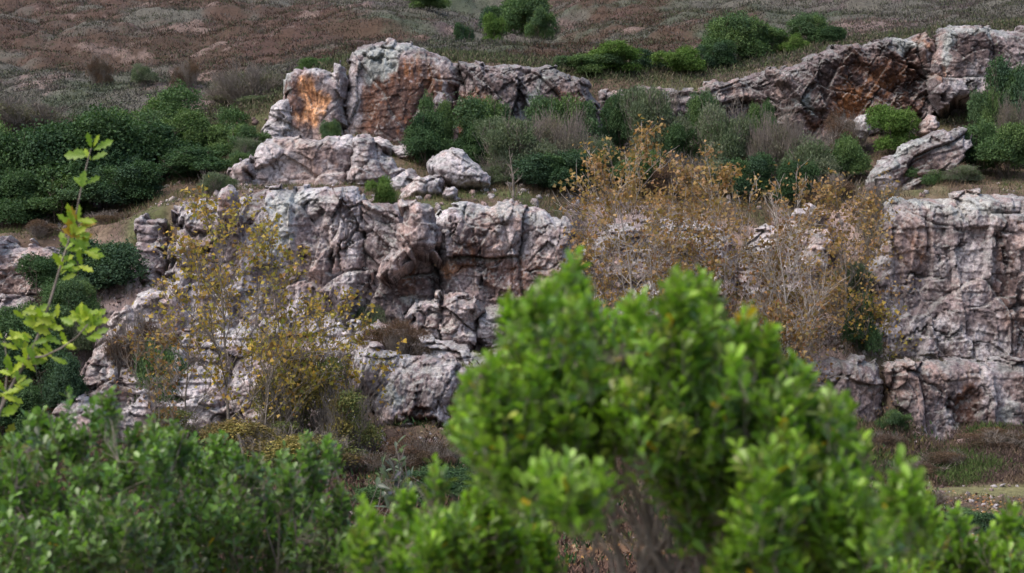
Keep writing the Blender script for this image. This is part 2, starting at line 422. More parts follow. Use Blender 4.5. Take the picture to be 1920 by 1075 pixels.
  poly=[(640,668),(644,630),(660,606),(700,602),(745,606),(770,622),(770,660),(700,668)],
  Y=57.3, T=0.9, R=(0.5,0.3,0), lean=0.3, seed=57, amp=0.5, tone=0.22),
 dict(name="rock_ledge", label="flat white topped rocks at the foot of the pink block piles", cat="rock outcrop",
  poly=[(770,676),(776,642),(800,636),(835,642),(870,648),(905,662),(960,668),(960,690),(880,700),(800,694)],
  Y=56.6, T=0.8, R=(0.4,0.3,0), lean=0.4, seed=59, amp=0.5, tone=0.3),
 dict(name="rock_mound", label="grey striped rock mound with a black lichen face low in the centre", cat="rock outcrop",
  poly=[(640,690),(652,662),(680,646),(712,650),(730,662),(770,668),(830,672),(868,682),(878,710),(868,745),(850,770),(850,800),(800,800),(760,806),(716,800),(694,780),(672,745),(648,725)],
  Y=54.2, T=1.6, R=(0.8,0.6,0.25), lean=0.22, seed=61, amp=0.75, tone=0.12, ang=-0.15, asp=(0.55,1.2), stri=0.6,
  marks=[('dark',800,735,36,34,0,0.75),('dark',770,715,40,26,0,0.4),('rust',770,775,40,16,0,0.8),('pink',740,790,40,16,0,0.7),('lich',730,740,22,18,0,0.8),('orange',790,790,30,12,0,0.5)],
  push=[(705,690,6,30,10,0.5),(700,760,6,24,20,0.5),(780,775,34,8,0,0.6)]),
 dict(name="rust_rock", label="rust brown ribbed rock right of the striped mound beside the big green bush", cat="rock outcrop",
  poly=[(812,806),(818,770),(830,740),(838,715),(850,690),(880,690),(930,720),(960,780),(940,830),(880,822),(840,810)],
  Y=54.4, T=1.0, R=(0.5,0.4,0.1), lean=0.15, seed=63, amp=0.7, ang=0.2, asp=(0.4,1.2), stri=0.8, rusty=0.25,
  marks=[('rust',870,750,36,60,10,0.7),('pink',900,770,26,30,0,0.5),('lich',832,800,18,8,0,0.7)]),
 # left lower slope
 dict(name="rock_block", label="square topped grey block beside the dark bush at left", cat="rock outcrop",
  poly=[(190,660),(215,610),(240,552),(256,543),(300,545),(330,548),(345,590),(340,640),(290,650)],
  Y=58.6, T=1.1, R=(0.3,0.35,0), lean=0.12, seed=65, amp=0.6, tone=0.12, marks=[('pale',255,575,16,30,0,0.6)]),
 dict(name="rock_slope", label="broad pale pink stepped rock slope behind the leafy yellow tree", cat="rock outcrop",
  poly=[(140,730),(150,690),(176,650),(196,632),(240,622),(290,630),(330,610),(400,596),(430,570),(480,562),(540,570),(600,590),(660,600),(662,660),(650,720),(670,770),(660,840),(500,850),(300,850),(180,840),(130,790)],
  Y=55.4, T=2.2, R=(1.4,0.8,0), lean=0.42, seed=67, amp=0.75, tone=0.22, darkn=0.0, asp=(1.1,0.7),
  marks=[('pink',520,660,60,40,0,0.6),('brown',500,650,40,22,0,0.6),('dark',510,625,22,8,0,0.6),('pink',200,740,40,20,0,0.5),('pale',230,660,40,26,0,0.5),('rust',540,655,14,30,0,0.5)],
  push=[(510,625,34,8,5,0.8),(380,700,60,4,-8,0.4)],
  steps=[([(150,706),(260,706),(300,700)],0.45),([(260,660),(420,668),(560,650)],0.6),([(400,612),(520,606),(640,630)],0.5),([(200,770),(420,752),(640,735)],0.6),([(320,715),(460,708),(640,690)],0.5)]),
 dict(name="rock_outcrop", label="grey pink rock shoulder at the upper left end of the broad pink slope", cat="rock outcrop",
  poly=[(120,780),(140,700),(165,640),(196,590),(224,566),(250,600),(262,660),(240,730),(180,780)], Y=56.8, T=1.1, R=(0.6,0.5,0), lean=0.3, seed=89, amp=0.8, tone=0.05,
  marks=[('pink',200,650,30,30,0,0.5)]),
 dict(name="rock_heap", label="small heap of pinkish rubble rocks low at far left under the dark bushes", cat="rock outcrop",
  poly=[(60,830),(78,790),(95,760),(130,748),(170,770),(200,800),(190,850),(110,860)], Y=52.8, T=0.9, R=(0.5,0.4,0.1), lean=0.4, seed=69, amp=0.7, tone=0.12,
  marks=[('pink',110,765,26,16,0,0.6)]),
 dict(name="rock_outcrop", label="purplish rocks under the dark trees at the left edge", cat="rock outcrop",
  poly=[(-60,560),(-50,450),(0,446),(50,456),(90,468),(130,452),(150,470),(130,520),(80,560),(30,580),(0,600)],
  Y=61.5, T=1.2, R=(0.6,0.5,0.1), lean=0.25, seed=71, amp=0.9, darkn=0.08, tone=-0.02, marks=[('pink',20,500,30,30,0,0.5)]),
 dict(name="rock_outcrop", label="dark low rock at the left edge below the purplish rocks", cat="rock outcrop",
  poly=[(-60,700),(-50,560),(0,548),(40,556),(60,590),(50,640),(20,700)],
  Y=59.5, T=1.2, R=(0.6,0.5,0.1), lean=0.25, seed=73, amp=0.8, darkn=0.15, tone=-0.15),
 dict(name="rock_outcrop", label="small pinkish rocks left of the quarry face above the dark bush", cat="rock outcrop",
  poly=[(236,470),(232,410),(250,402),(290,402),(300,420),(300,470),(306,540),(262,545),(252,500)],
  Y=60.8, T=0.9, R=(0.5,0.4,0.1), lean=0.25, seed=75, amp=0.9, tone=0.05),
 # middle rubble slope
 dict(name="rock_outcrop", label="pale pink rock face half hidden behind the orange trees at centre right", cat="rock outcrop",
  poly=[(1380,560),(1400,470),(1430,430),(1470,416),(1520,414),(1566,420),(1580,450),(1570,520),(1590,580),(1500,600)],
  Y=62.0, T=1.2, R=(0.7,0.5,0), lean=0.45, seed=77, amp=0.8, tone=0.12, marks=[('pink',1500,450,50,30,0,0.6)]),
 dict(name="rock_outcrop", label="small whitish rock poking out above the hidden pink rock face", cat="rock outcrop",
  poly=[(1490,402),(1500,388),(1524,380),(1548,392),(1560,404),(1530,412)], Y=63.8, T=0.6, R=(0.4,0.3,0.1), lean=0.5, seed=79, amp=0.4, jag=0.5, tone=0.4),
 dict(name="rock_outcrop", label="broken pink grey rocks behind the tallest orange tree", cat="rock outcrop",
  poly=[(1100,640),(1090,540),(1085,460),(1120,430),(1180,410),(1260,400),(1330,400),(1390,430),(1400,520),(1380,610),(1250,650)],
  Y=61.2, T=1.6, R=(1.2,0.7,0), lean=0.5, seed=81, amp=1.0, tone=0.02, darkn=0.04, rusty=0.05),
 # right cliffs
 dict(name="tall_cliff", label="tall pinkish grey quarry cliff with a rounded lichen top at the right", cat="cliff",
  poly=[(1642,600),(1640,520),(1662,468),(1676,420),(1690,378),(1706,358),(1750,358),(1800,358),(1850,350),(1890,350),(1980,362),(2090,380),(2170,470),(2200,700),(1860,690),(1740,684),(1650,684)],
  Y=59.2, T=2.0, R=(1.0,0.6,0), lean=0.15, seed=83, dk=.88, amp=0.8, tone=0.06, asp=(0.75,1.1), vert=1,
  marks=[('pink',1725,450,45,60,0,0.75),('ochre',1740,470,26,30,0,0.25),('brown',1700,430,40,30,0,0.4),('lich',1740,368,60,12,0,0.8),('lich',1860,385,70,32,0,0.65),('pale',1830,490,34,90,0,0.45),('pink',1825,545,30,16,0,0.5),('brown',1890,540,24,110,-5,0.7),('dark',1780,400,34,26,0,0.45),('rust',1895,450,26,60,0,0.35)],
  push=[(1912,600,10,60,10,0.8),(1890,470,5,50,-12,0.4),(1740,528,24,3,0,0.5),(1800,450,3,60,5,0.3),(1740,640,70,3,-8,0.4)],
  steps=[([(1640,612),(1700,596),(1760,605),(1800,590)],0.45),([(1690,532),(1765,530)],0.3),([(1820,415),(2000,412)],0.2)]),
 dict(name="low_cliff", label="rounded pink rock wall left of the grass filled cleft under the tall cliff", cat="cliff",
  poly=[(1500,770),(1508,700),(1530,680),(1580,674),(1640,672),(1668,690),(1676,740),(1660,790),(1634,822),(1600,800)],
  Y=56.6, T=1.3, R=(0.6,0.6,0.1), lean=0.15, seed=85, dk=.88, amp=0.65, vert=1, asp=(.8,1.1), tone=-0.08, rusty=0.1, marks=[('pink',1600,740,60,50,0,0.6),('brown',1560,700,40,16,0,0.4)]),
 dict(name="low_cliff", label="lower right rock wall with violet patches and a red brown hollow at its foot", cat="cliff",
  poly=[(1672,690),(1690,678),(1760,674),(1850,676),(2060,674),(2200,700),(2210,830),(1900,812),(1830,806),(1800,814),(1775,842),(1740,846),(1716,826),(1690,800),(1676,760)],
  Y=56.2, T=1.4, R=(0.5,0.5,0.15), lean=0.12, seed=87, dk=.86, amp=0.7, tone=-0.1, darkn=0.1, vert=1, asp=(.8,1.1),
  marks=[('dark',1740,740,50,50,0,0.5),('dark',1725,700,30,14,0,0.4),('rust',1820,760,24,40,30,0.7),('brown',1850,790,40,16,0,0.6),('pale',1880,730,30,40,0,0.5),('pink',1840,710,26,22,0,0.5),('lich',1900,770,16,24,0,0.6)],
  push=[(1812,775,26,32,35,0.8)]),
]

# ---------------------------------------------------------------- terrain: one sheet from the camera's feet to far beyond the ridge
NEAR = [(0, 3.35), (3, 3.2), (6, 2.9), (10, 2.1), (20, 0.8), (30, 0.15), (38, 0.0)]
# columns of (distance, picture row) read off the photograph
COLS = {
    -600: [(46, 940), (54, 800), (57, 690), (61, 560), (64, 440), (67, 425), (70, 400), (76, 280), (82, 215), (100, 120), (140, 20), (190, -60), (260, -110)],
    0:   [(46, 940), (54, 800), (57, 690), (61, 560), (64, 445), (67, 428), (70, 400), (76, 275), (82, 210), (100, 120), (140, 20), (190, -60), (260, -110)],
    200: [(46, 940), (54, 800), (57, 680), (60.5, 560), (63, 430), (67, 415), (70, 390), (76, 275), (82, 205), (100, 115), (140, 20), (190, -60), (260, -110)],
    350: [(46, 940), (54, 800), (57.5, 660), (60.5, 500), (62.5, 378), (66, 362), (70, 330), (76, 260), (82, 195), (100, 110), (140, 20), (190, -60), (260, -110)],
    500: [(46, 940), (54, 800), (57.5, 665), (60.5, 500), (62.5, 362), (66, 345), (69.5, 280), (72.5, 215), (78, 175), (100, 100), (140, 15), (190, -60), (260, -110)],
    650: [(46, 945), (53.5, 835), (56.5, 690), (59.5, 600), (62.3, 400), (64, 362), (67.5, 290), (70.5, 250), (74.5, 125), (80, 108), (100, 75), (140, 12), (190, -50), (260, -110)],
    800: [(46, 950), (53.5, 830), (56, 690), (59.5, 610), (61.8, 400), (63, 378), (66, 350), (69.5, 300), (72, 262), (74.8, 115), (80, 98), (100, 66), (140, 14), (190, -35), (260, -100)],
    950: [(46, 950), (53.5, 810), (56, 700), (59.5, 650), (61.8, 410), (63, 378), (66, 352), (70, 320), (72.5, 265), (74.8, 122), (80, 108), (100, 70), (140, 25), (190, -20), (260, -90)],
    1100: [(46, 950), (54, 780), (57, 690), (60, 610), (62.5, 450), (64.5, 395), (68, 345), (72, 280), (73.8, 205), (75.5, 150), (80, 122), (95, 72), (120, 30), (160, -30), (260, -110)],
    1300: [(46, 950), (54, 790), (57, 690), (60, 600), (63, 480), (65.5, 405), (68.5, 340), (71, 275), (73.2, 215), (74.8, 160), (80, 118), (95, 66), (115, 25), (150, -40), (260, -120)],
    1500: [(46, 950), (54, 800), (57.5, 700), (60, 600), (63, 480), (65.5, 405), (68.5, 345), (71.5, 285), (74.5, 225), (76.5, 118), (82, 78), (100, 30), (130, -40), (260, -140)],
    1700: [(46, 960), (49, 930), (55, 845), (58.3, 680), (60.3, 668), (63, 385), (64.5, 356), (68, 310), (73.5, 235), (76.5, 82), (82, 62), (100, 12), (130, -60), (260, -160)],
    1900: [(46, 960), (49, 928), (55, 815), (58.3, 680), (60.3, 668), (63, 370), (65, 348), (69, 305), (74, 190), (76.8, 52), (82, 42), (100, -5), (130, -70), (260, -160)],
    2500: [(46, 960), (49, 928), (55, 815), (58.3, 680), (60.3, 668), (63, 370), (65, 348), (69, 305), (74, 190), (76.8, 52), (82, 42), (100, -5), (130, -70), (260, -160)],
}
_cx = np.array(sorted(COLS))
_YY = np.arange(0, 320, 0.1)
_tab = []
for c in _cx:
    ys = [n[0] for n in NEAR] + [q[0] for q in COLS[c]]
    zs = [n[1] for n in NEAR] + [EYE - (q[1] - 537.5) / FX * q[0] for q in COLS[c]]
    ys.append(320); zs.append(zs[-1] + 8)
    t = np.interp(_YY, ys, zs)
    k = np.ones(5) / 5
    t = np.convolve(np.pad(t, 2, 'edge'), k, 'valid')
    _tab.append(t)
_tab = np.array(_tab)

def ground0(px, Y):
    px, Y = np.asarray(px, float), np.asarray(Y, float)
    u = np.clip(np.searchsorted(_cx, px) - 1, 0, len(_cx) - 2)
    f = np.clip((px - _cx[u]) / (_cx[u + 1] - _cx[u]), 0, 1)
    f = f * f * (3 - 2 * f) * 0.5 + f * 0.5
    yi = np.clip(Y / 0.1, 0, len(_YY) - 2)
    y0 = yi.astype(int); g = yi - y0
    a = _tab[u, y0] * (1 - g) + _tab[u, y0 + 1] * g
    b = _tab[u + 1, y0] * (1 - g) + _tab[u + 1, y0 + 1] * g
    return a * (1 - f) + b * f

def ground_xy(x, Y):
    x = np.asarray(x, float); Y = np.asarray(Y, float)
    px = 960 + x / np.maximum(Y, 3) * FX
    z = ground0(px, Y)
    n = fbm(x / 1.7, Y / 1.7, seed=11, octs=4)
    w = np.interp(Y, [0, 30, 60, 76, 90, 300], [0.03, 0.05, 0.12, 0.12, 0.3, 0.8])
    big = fbm(x / 9, Y / 14, seed=15, octs=3) * np.interp(Y, [76, 95, 300], [0, 0.8, 3.0])
    return under_rocks(x, Y, z + n * w + big)

_RL = []
for r in RK:
    W = np.array([((p[0] - 960) / FX * r['Y'], EYE - (p[1] - 537.5) / FX * r['Y']) for p in r['poly']])
    xs = np.linspace(W[:, 0].min(), W[:, 0].max(), 40)
    zb = np.full(40, 1e9)
    for k in range(len(W)):
        a, b = W[k], W[(k + 1) % len(W)]
        if abs(a[0] - b[0]) < 1e-6: continue
        t = (xs - a[0]) / (b[0] - a[0])
        ok = (t >= -1e-3) & (t <= 1.001)
        zb = np.where(ok, np.minimum(zb, a[1] + t * (b[1] - a[1])), zb)
    _RL.append((xs, zb, r['Y'], r['T'], max(r.get('lean', .15), .08), W[:, 1].min(), W[:, 1].max()))

def under_rocks(x, Y, z):
    """keep the soil behind the rock faces, so that it never swallows them"""
    shp = z.shape
    x, Y, z = x.ravel(), Y.ravel(), z.ravel().copy()
    for xs, zb, Yf, T, lean, z0, z1 in _RL:
        s = np.nonzero((x > xs[0] - 3) & (x < xs[-1] + 3) & (Y > Yf - 6) & (Y < Yf + T + (z1 - z0) * lean + 2.5))[0]
        if not len(s): continue
        xx, yy = x[s], Y[s]
        out = np.maximum(xs[0] + 0.15 - xx, xx - xs[-1] + 0.15)
        b = np.interp(xx, xs, zb) + 0.05
        fr = Yf + (b - z0) * lean + 0.35 * T + 0.7
        lim = b + np.maximum(0, yy - fr) / (lean + 0.12) + np.maximum(0, Yf - 0.3 - yy) * 0.05 + np.maximum(0, Yf - 3.0 - yy) * 0.6 + np.maximum(out, 0) * 1.1
        z[s] = np.minimum(z[s], lim)
    return z.reshape(shp)

def gz(px, Y):
    return float(ground_xy(np.array([(px - 960) / FX * Y]), np.array([Y]))[0])

def ground_colour(x, Y):
    """what grows or lies on the ground here: albedo"""
    px = 960 + x / np.maximum(Y, 3) * FX
    n1 = fbm(x / 3.0, Y / 4.5, seed=21, octs=5, gain=.62)
    n2 = fbm(x / 1.1, Y / 1.4, seed=31, octs=4)
    n3 = fbm(x / 7.0, Y / 12, seed=41, octs=6, gain=.62)
    dirt = np.array([0.115, 0.080, 0.062]); grass = np.array([0.078, 0.095, 0.035])
    dry = np.array([0.17, 0.125, 0.085]); leafl = np.array([0.15, 0.085, 0.045])
    rub = np.array([0.30, 0.235, 0.225]); pinkr = np.array([0.40, 0.285, 0.24])
    c = np.tile(dirt, (len(x), 1))
    c = mix(c, dry, sstep(-0.1, 0.5, n2))
    c = mix(c, grass, sstep(0.15, 0.5, n1) * (Y < 77) * sstep(56, 60, Y) * 0.7)
    c = mix(c, leafl, sstep(0.15, 0.4, n3 + 0.3 * n2) * (Y < 57))
    # rubble slope in the middle
    ins = sstep(1000, 1100, px) * sstep(1660, 1600, px) * sstep(56, 58, Y) * sstep(67, 65, Y)
    c = mix(c, mix(np.tile(rub, (len(x), 1)), pinkr, sstep(-0.2, 0.4, n1)), ins * sstep(-0.5, 0.0, n2))
    # left pink rock slope under the yellow trees
    ins = sstep(100, 180, px) * sstep(700, 640, px) * sstep(53, 54.5, Y) * sstep(63, 61, Y)
    c = mix(c, mix(np.tile(rub, (len(x), 1)), pinkr, sstep(-0.2, 0.4, n1)), ins * sstep(-0.6, -0.1, n2))
    # hillside
    h = sstep(75, 77.5, Y)
    row = 537.5 - (ground0(px, Y) - EYE) / Y * FX
    grey = np.array([0.110, 0.103, 0.085]); red = np.array([0.080, 0.045, 0.032]); gg = np.array([0.075, 0.088, 0.058])
    purple = np.array([0.100, 0.075, 0.075])
    hc = mix(np.tile(grey, (len(x), 1)), gg, sstep(-0.1, 0.4, n3))
    hc = mix(hc, purple, sstep(0.1, 0.5, n1))
    redm = sstep(0.05, 0.35, n3 * 0.5 + 0.35 * n1 + np.interp(px, [0, 600, 900, 1000, 1300, 1500, 1920], [0.55, 0.35, -0.25, 0.2, 0.15, -0.2, -0.2]) * np.interp(row, [0, 95, 130, 220], [1, 1, 0.0, -0.6]))
    hc = mix(hc, red, redm * 0.85)
    bare = sstep(0.30, 0.42, n1 + 0.25 * n2 + np.interp(px, [0, 60, 380, 470, 1000, 1100, 1900], [-.3, 0.12, 0.12, -0.3, -0.2, 0.08, 0.12]) * np.interp(row, [0, 30, 60, 190, 230], [-1, 0, 1, 1, 0]) + np.interp(row, [0, 60, 120], [-0.35, -0.1, 0]))
    hc = mix(hc, np.array([0.235, 0.175, 0.15]), bare * .6)
    c = c * (1 - h[:, None]) + hc * h[:, None] * 0.88
    # grassy ledges
    for (a, b, y0, y1, s) in ((1660, 1950, 58.2, 60.4, 1.0), (740, 1050, 62.4, 65.5, 0.9), (240, 310, 62, 66, .8), (660, 840, 55.8, 57.6, .8), (640, 760, 61, 64, .6)):
        g = sstep(a - 20, a + 10, px) * sstep(b + 20, b - 10, px) * sstep(y0 - .2, y0, Y) * sstep(y1 + .2, y1, Y) * s
        c = mix(c, grass * 1.15, g * sstep(-0.5, 0.1, n2))
    # grassy track at the right
    t = sstep(0.75, 0.35, np.abs((Y - 49.3) - (px - 1800) * 0.002)) * sstep(1600, 1700, px)
    c = mix(c, np.array([0.17, 0.165, 0.075]), t * 0.9)
    g = sstep(1650, 1750, px) * sstep(42, 44, Y) * sstep(48.5, 47.5, Y)
    c = mix(c, grass * 0.9, g * sstep(-0.3, 0.1, n2))
    return c * (0.85 + 0.3 * vnoise(x * 5, Y * 5, seed=3))[:, None]

def build_terrain():
    a = np.concatenate([np.linspace(-1500, -60, 40), np.arange(-50, 1975, 5.0), np.linspace(1990, 3400, 40)])
    y = np.concatenate([np.linspace(-6, 30, 60), np.arange(30.5, 50, 0.25), np.arange(50, 78, 0.12), np.geomspace(78.2, 319, 330)])
    A, Yg = np.meshgrid(a, y)
    xs = (A - 960) / FX * (np.maximum(Yg, 0) + 3) * (1 + 3 * np.exp(-np.maximum(Yg, 0) / 8)) 
    x, Y = xs.ravel(), Yg.ravel()
    z = ground_xy(x, np.maximum(Y, 0))
    h = len(y); w = len(a)
    i = np.arange(h * w).reshape(h, w)
    F = np.stack([i[:-1, :-1].ravel(), i[:-1, 1:].ravel(), i[1:, 1:].ravel(), i[1:, :-1].ravel()], 1)
    col = ground_colour(x, np.maximum(Y, 0))
    o = new_mesh("ground", np.stack([x, Y, z], 1), F, M_TERR, smooth=True, col=col)
    tag(o, kind="structure")
build_terrain()

# ---------------------------------------------------------------- rocks
def seg_dist(x, z, poly):
    n = len(poly)
    best = np.full(x.shape, 1e9); kind = np.zeros(x.shape, int)
    inside = np.zeros(x.shape, bool)
    area = sum(poly[i][0] * poly[(i + 1) % n][1] - poly[(i + 1) % n][0] * poly[i][1] for i in range(n))
    sg = 1 if area > 0 else -1
    dd = {0: np.full(x.shape, 1e9), 1: np.full(x.shape, 1e9), 2: np.full(x.shape, 1e9)}
    for i in range(n):
        (x0, z0), (x1, z1) = poly[i], poly[(i + 1) % n]
        ex, ez = x1 - x0, z1 - z0
        L2 = ex * ex + ez * ez + 1e-12
        t = np.clip(((x - x0) * ex + (z - z0) * ez) / L2, 0, 1)
        d = np.hypot(x - x0 - t * ex, z - z0 - t * ez)
        nz = -ex * sg / math.sqrt(L2)          # outward normal z
        k = 0 if nz > 0.55 else (2 if nz < -0.55 else 1)
        dd[k] = np.minimum(dd[k], d)
        c = ((z0 > z) != (z1 > z)) & (x < (x1 - x0) * (z - z0) / (z1 - z0 + 1e-12) + x0)
        inside ^= c
    return inside, dd

ROCKC = dict(pale=(0.47, 0.425, 0.435), mid=(0.25, 0.198, 0.198), dark=(0.080, 0.056, 0.058), rust=(0.155, 0.066, 0.038),
             lich=(0.40, 0.42, 0.40), ochre=(0.64, 0.33, 0.17), pink=(0.39, 0.275, 0.24), orange=(0.31, 0.13, 0.052), brown=(0.12, 0.072, 0.062))

def rock(name, label, cat, poly, Y, T, R=(1.2, 0.7, 0.25), lean=0.15, h=0.032, seed=1, amp=1.0, ang=0.0, asp=(1.0, 0.75),
         marks=(), push=(), steps=(), tone=0.0, rusty=0.0, group=None, jag=1.0, darkn=0.0, stri=0.0, vert=0, dk=1.0):
    """relief of fractured rock: poly is the outline (photo pixels) at distance Y, T its thickness in metres; marks are stains, push are hollows"""
    poly = [(q[0], q[1]) for q in poly]
    W = [((a - 960) / FX * Y, EYE - (b - 537.5) / FX * Y) for a, b in poly]
    xs = [p[0] for p in W]; zs = [p[1] for p in W]
    gx = np.arange(min(xs) - 0.3, max(xs) + 0.3, h); gzz = np.arange(min(zs) - 0.3, max(zs) + 0.3, h)
    X, Z = np.meshgrid(gx, gzz)
    x, z = X.ravel(), Z.ravel()
    # ragged outline
    F1, F2, ia, ja, dx, dz = voro(x / 0.5, z / 0.42, seed + 5, .9, True)
    zo = np.zeros_like(ia)
    jx = (hsh(ia, ja, zo, seed) - 0.5) * 0.26 * jag + fbm(x / 0.3, z / 0.3, seed=seed + 3, octs=3) * 0.045 * jag
    jz = (hsh(ia, ja, zo + 1, seed) - 0.5) * 0.22 * jag + fbm(x / 0.3, z / 0.3, seed=seed + 4, octs=3) * 0.07 * jag
    ins, dd = seg_dist(x + jx, z + jz, W)
    y = np.zeros_like(x)
    for k in (0, 1, 2):
        if R[k] > 0:
            t = 1 - np.clip(dd[k] / R[k], 0, 1)
            y = np.maximum(y, T * (1 - np.sqrt(np.maximum(1 - t * t, 0))))
    zmin = min(zs)
    y = y + (z - zmin) * lean
    # facets at several scales, rotated by ang
    ca, sa = math.cos(ang), math.sin(ang)
    wx = x + fbm(x / 1.3, z / 1.3, seed=seed + 7, octs=2) * 0.09
    wz = z + fbm(x / 1.3, z / 1.3, seed=seed + 8, octs=2) * 0.09
    u, v = wx * ca + wz * sa, -wx * sa + wz * ca
    cellv = np.zeros_like(x); cell2 = np.zeros_like(x); crack = np.zeros_like(x)
    for k, (s, a, tl) in enumerate(((2.3, 0.36, 0.22), (1.05, 0.17, 0.28), (0.48, 0.07, 0.24), (0.22, 0.030, 0.30), (0.105, 0.018, 0.45))):
        F1, F2, ia, ja, dx, dz = voro(u / (s * asp[0]), v / (s * asp[1]), seed * 13 + k, 0.95, k not in (2, 4))
        zo = np.zeros_like(ia)
        hh = hsh(ia, ja, zo, seed + 50 + k) * 2 - 1
        tx = hsh(ia, ja, zo + 1, seed + 50 + k) * 2 - 1
        tz = hsh(ia, ja, zo + 2, seed + 50 + k) * 2 - 1
        y = y + amp * (a * hh + s * tl * (tx * dx + tz * dz))
        e = np.clip(1 - (F2 - F1) / 0.07, 0, 1)
        msk = (hsh(ia, ja, zo + 3, seed) > 0.5) * (k < 3)
        y = y + amp * e * a * 0.8 * msk
        crack = np.maximum(crack, e * msk * (0.7 if k > 1 else 1))
        if k == 1: cellv = hsh(ia, ja, zo + 4, seed)
        if k == 2: cell2 = hsh(ia, ja, zo + 4, seed)
    bed = v / 0.62 + 0.5 * cellv + 0.25 * fbm(u / 2.5, v / 2.5, seed=seed + 33, octs=2)
    bf = bed - np.floor(bed)
    y = y + amp * 0.16 * (bf - 0.5) * (0.4 + 0.9 * hsh(np.floor(bed).astype(np.int64), np.zeros_like(ia), zo, seed + 34)) * (1 if stri == 0 else .3) * (0.55 if vert else 1)
    bed = u / 0.9 + 1.5 * cellv + 0.2 * fbm(u / 2.5, v / 2.5, seed=seed + 35, octs=2)
    y = y + amp * (0.17 if vert else 0.10) * (bed - np.floor(bed) - 0.5)
    if stri:
        y = y + stri * 0.10 * fbm(u / 0.12, v / 1.2, seed=seed + 60, octs=3)
    y = y + 0.028 * fbm(x / 0.2, z / 0.25, seed=seed + 9, octs=4) + 0.04 * fbm(x / 0.9, z / 0.9, seed=seed + 19, octs=3)
    px = 960 + x / Y * FX; py = 537.5 - (z - EYE) / Y * FX
    wpx = px + fbm(x / 0.6, z / 0.6, seed=seed + 71, octs=5, gain=.6) * 18 + (cell2 - .5) * 12
    wpy = py + fbm(x / 0.6, z / 0.9, seed=seed + 72, octs=5, gain=.6) * 24 + (cellv - .5) * 14
    def ell(cx, cy, rx, ry, a=0.0, soft=0.5, nz=1.0):
        c, s = math.cos(math.radians(a)), math.sin(math.radians(a))
        qx, qy = px * (1 - nz) + wpx * nz - cx, py * (1 - nz) + wpy * nz - cy
        r = np.hypot((qx * c + qy * s) / rx, (-qx * s + qy * c) / ry)
        return sstep(1.0 + soft * 0.4, 1.0 - soft, r)
    for (cx, cy, rx, ry, a, dep) in push:
        y = y + 0.6 * dep * ell(cx, cy, rx, ry, a, 0.7, 1.3) * (0.6 + 0.5 * cellv)
    for pts, dep in steps:                      # above the line the face stands back by dep
        l = np.interp(wpx, [p[0] for p in pts], [p[1] for p in pts])
        on = (px >= pts[0][0]) & (px <= pts[-1][0])
        y = y + dep * sstep(2, -3, wpy - l) * on
    yy = Y + y
    Vv = np.stack([x, yy, z], 1)
    # slopes for lichen on upward faces
    gy = (yy).reshape(X.shape)
    dzy, dxy = np.gradient(gy, h)
    up = sstep(0.2, 1.2, dzy.ravel())
    # colours
    C = lambda k: np.array(ROCKC[k])
    n1 = fbm(x / 0.75, z / 0.75, yy / 0.75, seed=seed + 101, octs=5, gain=0.62)
    n2 = fbm(x / 0.28, z / 0.28, yy / 0.28, seed=seed + 111, octs=4, gain=0.65)
    n3 = fbm(x / 2.2, z / 2.6, yy / 2.2, seed=seed + 121, octs=4)
    n4 = fbm(x / 0.10, z / 0.11, yy / 0.1, seed=seed + 131, octs=2)
    c = mix(np.tile(C('mid'), (len(x), 1)), C('pale'), sstep(-0.1, 0.35, n1 + tone - 0.08 + 0.6 * (cellv - 0.5)))
    c = mix(c, C('pink'), sstep(0.15, 0.6, n3 + 0.4 * (cell2 - 0.5)) * 0.75)
    c = mix(c, C('brown'), sstep(0.2, 0.55, n1 * 0.6 - n3 * 0.5 + 0.4 * (cell2 - 0.5) - 0.15 - tone * 0.5) * 0.8)
    c = mix(c, C('rust'), sstep(0.35, 0.7, n3 * 0.5 + n2 * 0.5 + rusty - 0.1) * 0.75)
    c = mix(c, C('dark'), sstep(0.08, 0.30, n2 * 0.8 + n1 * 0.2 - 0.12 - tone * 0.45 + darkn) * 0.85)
    K = {}
    for mk in marks:
        kd, cx, cy, rx, ry = mk[:5]
        a = mk[5] if len(mk) > 5 else 0.0
        st = mk[6] if len(mk) > 6 else 0.85
        e = ell(cx, cy, rx * 1.05, ry * 1.05, a, 0.45)
        brk = sstep(-0.5, -0.15, n2 * 0.7 + n1 * 0.4 + (st - 0.55))
        c = mix(c, C(kd), e * st * brk)
        if kd in ('rust', 'orange', 'ochre'):
            strk = fbm(u / 0.16, v / 0.9, seed=seed + 141, octs=3)
            c = mix(c, C('dark') if kd != 'ochre' else C('rust') , e * sstep(0.1, 0.6, strk + 0.4 * n1) * 0.8)
            c = mix(c, C('orange') if kd != 'ochre' else C('ochre') * 1.1, e * sstep(0.2, 0.7, -strk + 0.5 * n2) * (0.28 if kd == 'rust' else 0.5))
    c = mix(c, C('lich'), up * sstep(-0.3, 0.3, n2 + 0.1) * 0.5)
    c = mix(c, C('pale') * 1.15, sstep(0.45, 0.75, n4 * 0.7 + n1 * 0.35) * 0.6)
    c = mix(c, C('dark') * 0.8, sstep(0.3, 0.7, -n4 * 0.7 - n1 * 0.3) * 0.7)
    c = c * (0.78 + 0.44 * cell2)[:, None] * dk
    # faces inside the outline; a skirt carries the rim back into the hill
    idx = np.arange(len(x)).reshape(X.shape)
    I = ins.reshape(X.shape)
    q = I[:-1, :-1] & I[:-1, 1:] & I[1:, 1:] & I[1:, :-1]
    F = np.stack([idx[:-1, :-1][q], idx[:-1, 1:][q], idx[1:, 1:][q], idx[1:, :-1][q]], 1)
    E = np.concatenate([F[:, [0, 1]], F[:, [1, 2]], F[:, [2, 3]], F[:, [3, 0]]])
